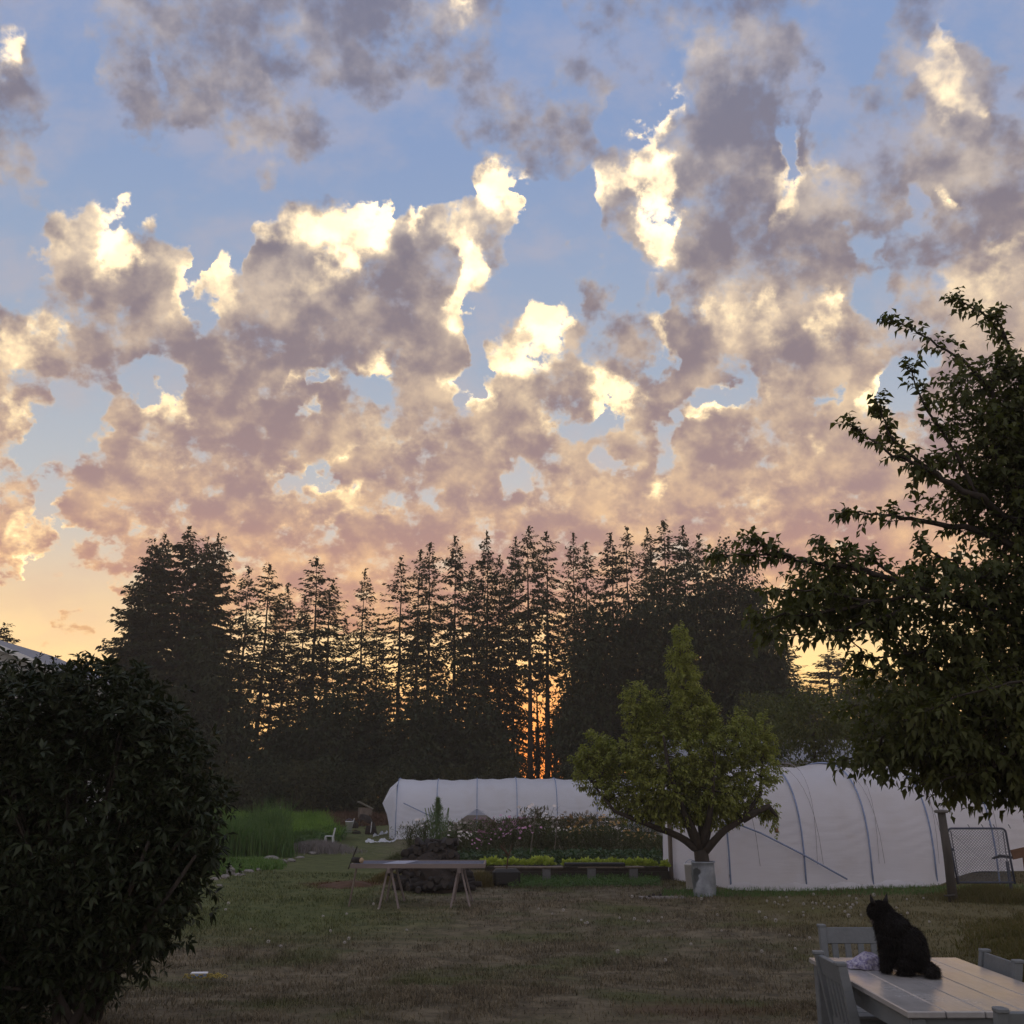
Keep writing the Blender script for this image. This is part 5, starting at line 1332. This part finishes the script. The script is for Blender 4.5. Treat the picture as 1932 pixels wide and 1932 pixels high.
# ------------------------------------------------------------------ post and gate
p = at(1799, 1702); py_ = p.y; k = mpp(py_); top = P(1776, 1532, py_)
po = empty('fence_post', p, 0, 'stout leaning wooden post with a round flat cap beside the wire gate', 'post')
M_post = mat('post_wood', (.060, .054, .048), .9, .5, 8, .9, stretch=(1, 1, .2))
b = MB(); tl = top - p; b.tube([(0, 0, -.2), tl * .5 + Vector((.01, 0, 0)), tl], [.10, .086, .080], 14); b.build('shaft', M_post, po, True)
b = MB(); b.lathe([(0, -.02), (.12, -.02), (.14, .0), (.14, .03), (.11, .045), (0, .05)], tl, 18); b.build('cap', mat('post_cap', (.13, .125, .12), .9, .4, 12), po, True)
b = MB(); b.tube([(0, -.1, .14), (-.22, -.12, .13)], [.02, .016], 6); b.build('peg', M_post, po)
M_gate = mat('gate_pipe', (.045, .055, .085), .5, .3, 8); M_wire = mat('gate_wire', (.10, .11, .14), .6)
gy_ = py_ + .35; gl_, gr_ = P(1787, 1563, gy_), P(1897, 1563, gy_); zb = P(1800, 1668, gy_).z
go = empty('wire_gate', (gl_.x, gy_, zb), 0, 'small rounded pipe gate with chain link mesh, hung beside the leaning post', 'gate')
W_ = gr_.x - gl_.x; H_ = gl_.z - zb; rr = .09
pts = [(0.10, 0, 0), (0.05, 0, H_ * .5), (0, 0, H_ - rr)] + [(rr - rr * math.cos(a), 0, H_ - rr + rr * math.sin(a)) for a in np.linspace(.3, 1.57, 4)] + [(W_ - rr + rr * math.sin(a), 0, H_ - rr + rr * math.cos(a)) for a in np.linspace(0, 1.57, 5)] + [(W_ + .03, 0, H_ * .4), (W_ + .06, 0, 0)]
b = MB(); b.tube(pts, .022, 8); b.tube([(.10, 0, .03), (W_ + .06, 0, .03)], .02, 8); b.build('frame', M_gate, go, True)
b = MB(); st_ = .062
def clipseg(p0, p1): b.tube([p0, p1], .0045, 3, cap=False)
nn_ = int((W_ + H_) / st_)
for i in range(nn_):
    s0 = i * st_
    for sg in (0, 1):
        # diagonal wires
        xa, za = (s0, 0) if s0 <= W_ else (W_, s0 - W_); xb, zb_ = (s0 - H_, H_) if s0 >= H_ else (0, s0)
        if sg: xa, xb = W_ - xa, W_ - xb
        sh = lambda x_, z_: (x_ + .07 * (1 - z_ / H_) + .03 * x_ / W_ * 0, 0.0, max(.04, min(H_ - .03, z_)))
        clipseg(sh(xa, za), sh(xb, zb_))
b.build('mesh_wire', M_wire, go)
b = MB(); b.tube([(.13, .0, .05), (.07, 0, H_ - .05)], .010, 5); b.tube([(W_ - .04, .0, .05), (W_ - .06, 0, H_ - .06)], .010, 5); b.build('tension_bar', M_wire, go)
for x in (.45, .72, .88, .95, 1.25):
    b = MB(); xx = x * W_ / 1.15; zz = H_; b.tube([(xx, 0, zz), (xx - .02, 0, zz + .05), (xx - .04, 0, zz + .08)], .008, 5); b.build('tie_wire', M_wire, go)
for z in (.25 * H_, .62 * H_): b = MB(); b.tube([(0.02, 0, z), (.08, 0, z)], .03, 8); b.build('hinge', M_gate, go)
gp = P(1905, 1650, gy_ + .1); gz_ = float(hgt(gp.x, gp.y))
b = MB(); b.tube([(0, 0, -.1), (-.02, 0, .75)], .035, 8); tag(b.build('gate_post', M_gate, loc=(gp.x, gp.y, gz_ )), 'short dark metal post closing the right side of the wire gate', 'post')
b = MB(); b.tube([(-.3, 0, 0), (-.12, .0, .05), (.12, 0, .02)], [.02, .035, .03], 6); tag(b.build('gate_latch', M_blacks, loc=(gp.x - .05, gp.y - .05, P(1890, 1620, gy_).z)), 'black latch arm at the free side of the wire gate', 'latch')
p = P(1922, 1610, gy_ + 1.2); b = MB(); b.box((0, 0, 0), (.32, .03, .2), Matrix.Rotation(-.2, 3, 'Y')); b.box((.12, .03, -.45), (.05, .05, .8))
tag(b.build('board_sign', mat('orange_brown_board', (.13, .065, .035), .7, .4, 8), loc=(p.x, p.y, p.z)), 'orange brown board on a stick at the right edge behind the gate', 'board')
p = at(1858, 1648) + Vector((0, .6, 0)); b = MB(); b.box((0, 0, .22), (1.1, .5, .5), Matrix.Rotation(-.12, 3, 'Y'), bev=.02); tag(b.build('dark_crate', M_log, loc=(p.x, p.y, float(hgt(p.x, p.y)))), 'dark box tucked under the lifted tunnel skirt behind the gate', 'crate')
# rough growth on the right and dandelions
M_weedr = leafmat('rough_weeds', [(.070, .072, .026), (.105, .095, .036), (.13, .105, .05), (.085, .10, .035)], .85, .3, .1)
n = 34000; y = rng.uniform(8.6, 17.9, n); x = rng.uniform(0, 1, n) ** .8; xl = .445 * y - .9 + 1.3 * np.exp(-((y - 16.5) / 1.5) ** 2) * 0; x = xl + .2 + x * (0.62 * y - xl)
e_d = np.clip((x - xl) / 1.8, 0, 1); keep = rng.random(n) < e_d; x, y, e_d = x[keep], y[keep], e_d[keep]
cl = np.array([noise.noise(Vector((a_ * 1.1, b_ * 1.1, 9))) for a_, b_ in zip(x, y)])
V, T = blades(np.stack([x, y, hgt(x, y)], 1), (.07 + .13 * e_d) * (1 + cl * 1.3) * rng.uniform(.5, 1.2, len(x)), .009 + .0006 * y, .6)
tag(link('rough_growth', tri_mesh('rough_growth', V, T), M_weedr), 'rough olive and brown weeds on the rise at the right', 'weeds', kind='stuff')
tuft(1875, 1698, 95, 7000, .34, M_weedr, 'gate_weeds', 'tall olive weeds hiding the foot of the wire gate', 'weeds')
n = 5200; X_ = []
for _ in range(n):
    u = random.uniform(1250, 1932); p = at(u, 1690 - (u - 1250) * .012 + random.uniform(-9, 5)); X_.append(p[:])
X_ = np.array(X_); V, T = blades(X_, .10 * rng.uniform(.4, 1.4, n), .010, .5); tag(link('tunnel_edge_grass', tri_mesh('tunnel_edge_grass', V, T), M_corn2), 'taller green grass along the foot of the near tunnel', 'grass', kind='stuff')
def dand():
    b = MB(); b.tube([(0, 0, 0), (.01, 0, .08), (0, .01, .13)], .003, 4, 0)
    me_v = []; n = 90; d = norm(rng.normal(0, 1, (n, 3))); 
    b.lathe([(0, -.008), (.008, 0), (0, .008)], (0, .01, .13), 6, 0)
    for q_ in d:
        c = Vector(q_) * .024 + Vector((0, .01, .13)); s = Vector((q_[1], -q_[0], .1)).normalized() * .006; t = Vector(q_).cross(s)
        b.add([(c - s)[:], (c + t)[:], (c + s)[:], (c - t)[:]], [(0, 1, 2, 3)], 1)
    return b.mesh('dandelion')
DM = dand(); M_fluff = mat('dandelion_fluff', (.48, .45, .42), .9, trans=.3); M_dst = mat('dandelion_stem', (.09, .09, .04), .8)
DM.materials.append(M_dst); DM.materials.append(M_fluff)
dz_ = [(random.uniform(1080, 1720), 1705 + abs(random.gauss(0, 60))) for _ in range(34)] + [(random.uniform(1420, 1760), 1700 + abs(random.gauss(0, 25))) for _ in range(30)] + [(random.uniform(400, 1080), random.uniform(1715, 1800)) for _ in range(14)] + [(610, 1739), (1098, 1748), (1102, 1752), (1110, 1755), (470, 1763)]
for (u, v) in dz_:
    if v > 1900: continue
    p = at(u, v); o = link('dandelion', DM, [M_dst, M_fluff], loc=p, rot=(random.uniform(-.2, .2), random.uniform(-.2, .2), random.uniform(0, 6))); s = random.uniform(.7, 1.25); o.scale = (s, s, s * random.uniform(.6, 1.1))
    tag(o, 'pale dandelion seed head on a thin stem in the dry lawn', 'dandelion', 'dandelion seed heads in the lawn')

# pill-like container and yellow cord in the near grass
p = at(375, 1853); k = mpp(p.y)
o = empty('plastic_container', p + Vector((0, 0, .05)), .1, 'small blue and white plastic container lying in the grass at lower left', 'container')
b = MB(); b.box((0, 0, .018), (24 * k, .07, .035), bev=.012); b.build('body', mat('light_blue_plastic', (.22, .34, .62), .4), o)
b = MB(); b.box((0, 0, .044), (27 * k, .08, .016), bev=.006); b.build('lid', M_white, o)
o = empty('yellow_twine', p, 0, 'tangled yellow twine spread in the grass round the plastic container', 'twine')
M_yel = mat('yellow_twine', (.34, .27, .07), .8, .3, 10)
b = MB()
for s_ in range(7):
    x = random.uniform(-.20, .02); y = random.uniform(-.06, .06); pts = []
    for i in range(26):
        x += .014 + random.gauss(0, .012); y += random.gauss(0, .022); y *= .93; pts.append((x - .03, y, .06 + .02 * math.sin(i * .9 + s_) + random.uniform(0, .012)))
    b.tube(pts, .0045, 5)
b.build('strand', M_yel, o, True)

# ------------------------------------------------------------------ patio table, chairs, cat
def painted(name, col, rough, spec=.5):
    m_ = bpy.data.materials.new(name); m_.use_nodes = True; q = G(m_.node_tree); bs = m_.node_tree.nodes['Principled BSDF']
    t = q.node('ShaderNodeTexCoord').outputs['Object']
    n1 = q.noise(q.vm('MULTIPLY', t, (9, 1.0, 9)), 5, 5, .6).outputs[0]; n2 = q.noise(t, 2.5, 5, .65).outputs[0]; n3 = q.noise(t, 60, 3, .6).outputs[0]
    c = q.vm('SCALE', tuple(col), scale=q.m('ADD', q.m('ADD', .8, q.m('MULTIPLY', n1, .40)), q.m('MULTIPLY', q.m('SUBTRACT', n2, .5), .9)))
    q.put(bs.inputs['Base Color'], c); q.put(bs.inputs['Roughness'], q.m('ADD', rough - .12, q.m('MULTIPLY', n2, .24))); bs.inputs['Specular IOR Level'].default_value = spec
    bp = q.node('ShaderNodeBump'); bp.inputs['Strength'].default_value = .35; bp.inputs['Distance'].default_value = .004
    q.put(bp.inputs['Height'], q.m('ADD', n1, q.m('MULTIPLY', n3, .4))); q.put(bs.inputs['Normal'], bp.outputs[0]); return m_
M_top = painted('table_paint', (.34, .33, .32), .24, .9); M_chair = painted('chair_paint', (.135, .15, .16), .6)
xa, xb_, ya, yb = 1.70, 2.55, 4.83, 6.35
o = empty('patio_table', ((xa + xb_) / 2, (ya + yb) / 2, 0), 0, 'grey painted plank patio table with a glossy top in the lower right corner', 'table')
w = (xb_ - xa) / 5
for i in range(5):
    b = MB(); b.box((-(xb_ - xa) / 2 + w * (i + .5), 0, .735), (w - .005, yb - ya, .028), bev=.004); b.build('plank', M_top, o)
b = MB()
for sx in (-1, 1): b.box((sx * ((xb_ - xa) / 2 - .05), 0, .672), (.025, yb - ya - .1, .095), bev=.003)
for sy in (-1, 1): b.box((0, sy * ((yb - ya) / 2 - .05), .672), (xb_ - xa - .13, .025, .093), bev=.003)
b.build('apron', M_chair, o)
for sx in (-1, 1):
    for sy in (-1, 1):
        b = MB(); b.box((sx * ((xb_ - xa) / 2 - .055), sy * ((yb - ya) / 2 - .055), .36), (.07, .07, .718), bev=.006); b.build('leg', M_chair, o)
CH = None
def chair(x, y, rz, label, hb=.86, w=.44):
    """faces local +Y, back at -Y"""
    c = empty('patio_chair', (x, y, 0), rz, label, 'chair', 'slatted grey chairs round the patio table')
    for k in range(4):
        b = MB(); b.box((0, -.15 + .115 * k, .43), (w - .05, .105, .02), bev=.004); b.build('seat_slat', M_chair, c)
    b = MB()
    for s in (-1, 1): b.box((s * (w / 2 - .03), .02, .39), (.024, .40, .06), bev=.003)
    b.box((0, .21, .39), (w - .09, .024, .06), bev=.003); b.build('seat_frame', M_chair, c)
    for s in (-1, 1):
        b = MB(); b.bar((s * (w / 2 - .022), -.19, 0), (s * (w / 2 - .022), -.19, .46), .04, .045, (0, 1, 0)); b.bar((s * (w / 2 - .022), -.19, .45), (s * (w / 2 - .022), -.26, hb), .04, .045, (0, 1, 0))
        b.box((s * (w / 2 - .022), -.262, hb), (.048, .055, .018), bev=.006); b.build('back_post', M_chair, c)
        b = MB(); b.box((s * (w / 2 - .025), .20, .21), (.04, .04, .42), bev=.004); b.build('leg', M_chair, c)
    b = MB(); b.bar((-w / 2 + .04, -.25, hb - .055), (w / 2 - .04, -.25, hb - .055), .022, .095, (0, -.17, 1)); b.build('top_rail', M_chair, c)
    b = MB(); b.bar((-w / 2 + .04, -.205, .53), (w / 2 - .04, -.205, .53), .022, .05); b.build('lower_rail', M_chair, c)
    for k in range(5):
        xx = (-2 + k) * (w - .1) / 5; b = MB(); b.bar((xx, -.207, .53), (xx, -.242, hb - .09), .038, .013, (0, 1, 0)); b.build('back_slat', M_chair, c)
    return c
chair(2.16, 6.60, math.pi, 'grey slatted chair at the far end of the table, behind the cat', .86, .50)
chair(1.62 + .25, 5.62, -math.pi / 2, 'grey slatted chair pushed against the left side of the table', .85, .42)
chair(2.66 - .25, 6.05, math.pi / 2, 'grey slatted chair with its back rising beyond the right side of the table', .80, .44)
chair(2.12, 4.58, 0, 'chair at the near end of the table, only its top rail in view', .85, .52)

# crumpled cloth on the table
bm = bmesh.new(); bmesh.ops.create_icosphere(bm, subdivisions=5, radius=1)
for v in bm.verts:
    c = v.co.copy(); k = 1 + .20 * noise.noise(c * 2.1) + .10 * abs(noise.noise(c * 5.5)) - .10 * abs(noise.noise(c * 9.0))
    x = c.x * .105 * k; z = max(c.z, -.15) * .072 * k
    z *= (.55 + .45 * math.exp(-((x - .015) / .06) ** 2)); y = c.y * .075 * k
    v.co = Vector((x, y, z + .011))
me = bpy.data.meshes.new('cloth'); bm.to_mesh(me); bm.free(); [setattr(p, 'use_smooth', True) for p in me.polygons]
M_cloth = mat('printed_cloth', (.46, .44, .52), .9, 0, 70, .2, col2=(.17, .15, .27))
cp = P(1637, 1822, 5.95)
tag(link('crumpled_cloth', me, M_cloth, loc=(cp.x, 5.97, .7495)), 'crumpled purple and grey printed cloth on the table left of the cat', 'cloth')

# the cat
def skin_mesh(verts, edges, radii, sub=2, root=0):
    me = bpy.data.meshes.new('tmp'); me.from_pydata(verts, edges, []); ob = bpy.data.objects.new('tmp', me); COL.objects.link(ob)
    sk = ob.modifiers.new('s', 'SKIN'); sk.use_smooth_shade = True
    for i, r in enumerate(radii):
        d = me.skin_vertices[0].data[i]; d.radius = r if hasattr(r, '__len__') else (r, r); d.use_root = (i == root)
    sb = ob.modifiers.new('b', 'SUBSURF'); sb.levels = sub
    dg = bpy.context.evaluated_depsgraph_get(); dg.update(); m2 = bpy.data.meshes.new_from_object(ob.evaluated_get(dg)); bpy.data.objects.remove(ob); return m2
# local frame: cat faces -X (turned a little away), z up
cv = [(.065, 0, .095), (.045, 0, .145), (.005, 0, .195), (-.035, 0, .235), (-.060, 0, .268), (-.078, 0, .305), (-.084, .02, .305),   # hips .. muzzle
      (-.045, .032, .175), (-.060, .036, .10), (-.070, .040, .035), (-.092, .042, .014),
      (-.045, -.038, .175), (-.062, -.040, .10), (-.070, -.040, .035), (-.092, -.042, .014),
      (.055, .065, .07), (.000, .085, .055), (.035, .080, .018), (-.025, .090, .014),
      (.055, -.065, .07), (.000, -.085, .055), (.035, -.080, .018), (-.025, -.090, .014),
      (.115, -.01, .045), (.145, -.05, .030), (.150, -.11, .028), (.125, -.155, .028)]
ce = [(0, 1), (1, 2), (2, 3), (3, 4), (4, 5), (5, 6), (3, 7), (7, 8), (8, 9), (9, 10), (3, 11), (11, 12), (12, 13), (13, 14), (0, 15), (15, 16), (16, 17), (17, 18), (0, 19), (19, 20), (20, 21), (21, 22), (0, 23), (23, 24), (24, 25), (25, 26)]
cr = [.104, .108, .100, .088, .074, .060, .045, .050, .038, .028, .022, .050, .038, .028, .022, .050, .048, .024, .018, .050, .048, .024, .018, .034, .030, .032, .026]
body = skin_mesh(cv, ce, cr, 2)
n0 = len(body.vertices); BV = np.zeros(n0 * 3, dtype=np.float32); body.vertices.foreach_get('co', BV); BV = BV.reshape(-1, 3); BV[:, 2] = np.maximum(BV[:, 2], 0.002)
body.calc_loop_triangles(); BT = np.array([t.vertices[:] for t in body.loop_triangles])
# round head turned away to the left: face direction fd, side direction sd
fa = math.radians(112); fd = np.array([math.cos(fa + .35), math.sin(fa + .35), 0]); sd = np.array([fd[1], -fd[0], 0]); uz = np.array([0, 0, 1.0])
hc_ = np.array([-.082, .004, .310])
def hp(f, s_, z): return hc_ + fd * f + sd * s_ + uz * z
def ear(s):
    V_ = np.array([hp(.000, s * .022, .048), hp(.016, s * .046, .034), hp(-.004, s * .064, .010), hp(-.022, s * .044, .034), hp(-.002, s * .060, .096)]); return V_, np.array([[0, 1, 4], [1, 2, 4], [2, 3, 4], [3, 0, 4], [0, 3, 2], [0, 2, 1]])
hb_ = bmesh.new(); bmesh.ops.create_uvsphere(hb_, u_segments=24, v_segments=16, radius=1)
HV = np.array([v.co[:] for v in hb_.verts]); hb_.verts.index_update(); bmesh.ops.triangulate(hb_, faces=hb_.faces[:]); HT = np.array([[v.index for v in f.verts] for f in hb_.faces])[:, ::-1]; hb_.free()
muz = hc_ + fd * .045 - uz * .012
MV = HV @ np.array([fd * .028, sd * .030, uz * .022]) + muz
HV = HV @ np.array([fd * .057, sd * .067, uz * .054]) + hc_
# fur: short tapered tufts all over
def fur(Vb, Tb, n, L, W, flow=(.1, 0, -.7)):
    a, b_, c = Vb[Tb[:, 0]], Vb[Tb[:, 1]], Vb[Tb[:, 2]]; ar = np.linalg.norm(np.cross(b_ - a, c - a), axis=1); nn = norm(np.cross(b_ - a, c - a))
    i = rng.choice(len(Tb), n, p=ar / ar.sum()); r1 = np.sqrt(rng.random((n, 1))); r2 = rng.random((n, 1))
    p = a[i] * (1 - r1) + b_[i] * r1 * (1 - r2) + c[i] * r1 * r2
    d = norm(nn[i] * .65 + np.array(flow) + rng.normal(0, .3, (n, 3))); s = norm(np.cross(d, rng.normal(0, 1, (n, 3))))
    Ls = (L * rng.uniform(.4, 1.1, n))[:, None]
    V = np.stack([p - s * W, p + s * W, p + d * Ls + np.array([0, 0, -.15]) * Ls], 1).reshape(-1, 3)
    V[:, 2] = np.maximum(V[:, 2], .001)
    return V, np.arange(n * 3).reshape(-1, 3)
parts_ = [(BV, BT), (HV, HT), (MV, HT), ear(1), ear(-1), fur(BV, BT, 26000, .030, .0016), fur(HV, HT, 11000, .012, .0013, (.3, 0, -.3))]
V, T = cat_vt(parts_)
M_cat = bpy.data.materials.new('black_fur'); M_cat.use_nodes = True; q = G(M_cat.node_tree); bs = M_cat.node_tree.nodes['Principled BSDF']
t = q.node('ShaderNodeTexCoord').outputs['Object']; sp = q.node('ShaderNodeSeparateXYZ'); q.put(sp.inputs[0], t)
# small pale patch of fur at the throat
pv = q.node('ShaderNodeVectorMath', operation='DISTANCE'); q.put(pv.inputs[0], t); pv.inputs[1].default_value = (-.118, -.01, .262)
q.put(bs.inputs['Base Color'], q.mix(q.smooth(pv.outputs['Value'], .012, .022), (.22, .17, .17, 1), (.010, .0085, .008, 1))); bs.inputs['Roughness'].default_value = .7; bs.inputs['Specular IOR Level'].default_value = .2
CX, CY = 2.035, 5.80
co = empty('cat', (CX, CY, .7495), math.radians(-18), 'long haired black cat sitting upright on the patio table looking away to the left', 'cat')
co.scale = (1.0, 1.0, .97)
link('body', tri_mesh('body', V, T, smooth=False), M_cat, co)
M_eye = mat('cat_eye', (.35, .38, .06), .1); M_nose = mat('cat_nose', (.02, .012, .012), .4)
for s in (-1, 1):
    e = hp(.050, s * .028, .010); b = MB(); b.lathe([(0, -.009), (.007, -.006), (.009, 0), (.007, .006), (0, .009)], tuple(e), 10); b.build('eye', M_eye, co, True)
    b = MB()
    for k in range(5): b.tube([tuple(hp(.070, s * .014, -.012 - .002 * k)), tuple(hp(.072, s * .05, -.008 - .007 * k)), tuple(hp(.064, s * .08, -.012 - .010 * k))], .0005, 3, cap=False)
    b.build('whisker', M_wire, co)
b = MB(); b.lathe([(0, -.005), (.006, 0), (0, .005)], tuple(hp(.074, 0, -.004)), 8); b.build('nose', M_nose, co)

# ------------------------------------------------------------------ evening haze
hz = MB(); hz.box((0, 100, 11), (640, 430, 34)); 
M_haze = bpy.data.materials.new('haze'); M_haze.use_nodes = True; nt = M_haze.node_tree
for n_ in list(nt.nodes):
    if n_.type == 'BSDF_PRINCIPLED': nt.nodes.remove(n_)
pvn = nt.nodes.new('ShaderNodeVolumePrincipled'); pvn.inputs['Color'].default_value = (.95, .86, .74, 1); pvn.inputs['Density'].default_value = .0011; pvn.inputs['Anisotropy'].default_value = .3
nt.links.new(pvn.outputs[0], nt.nodes['Material Output'].inputs['Volume'])
o = hz.build('haze', M_haze); tag(o, kind='stuff', label='thin warm evening haze hanging over the yard and woods', cat='haze')
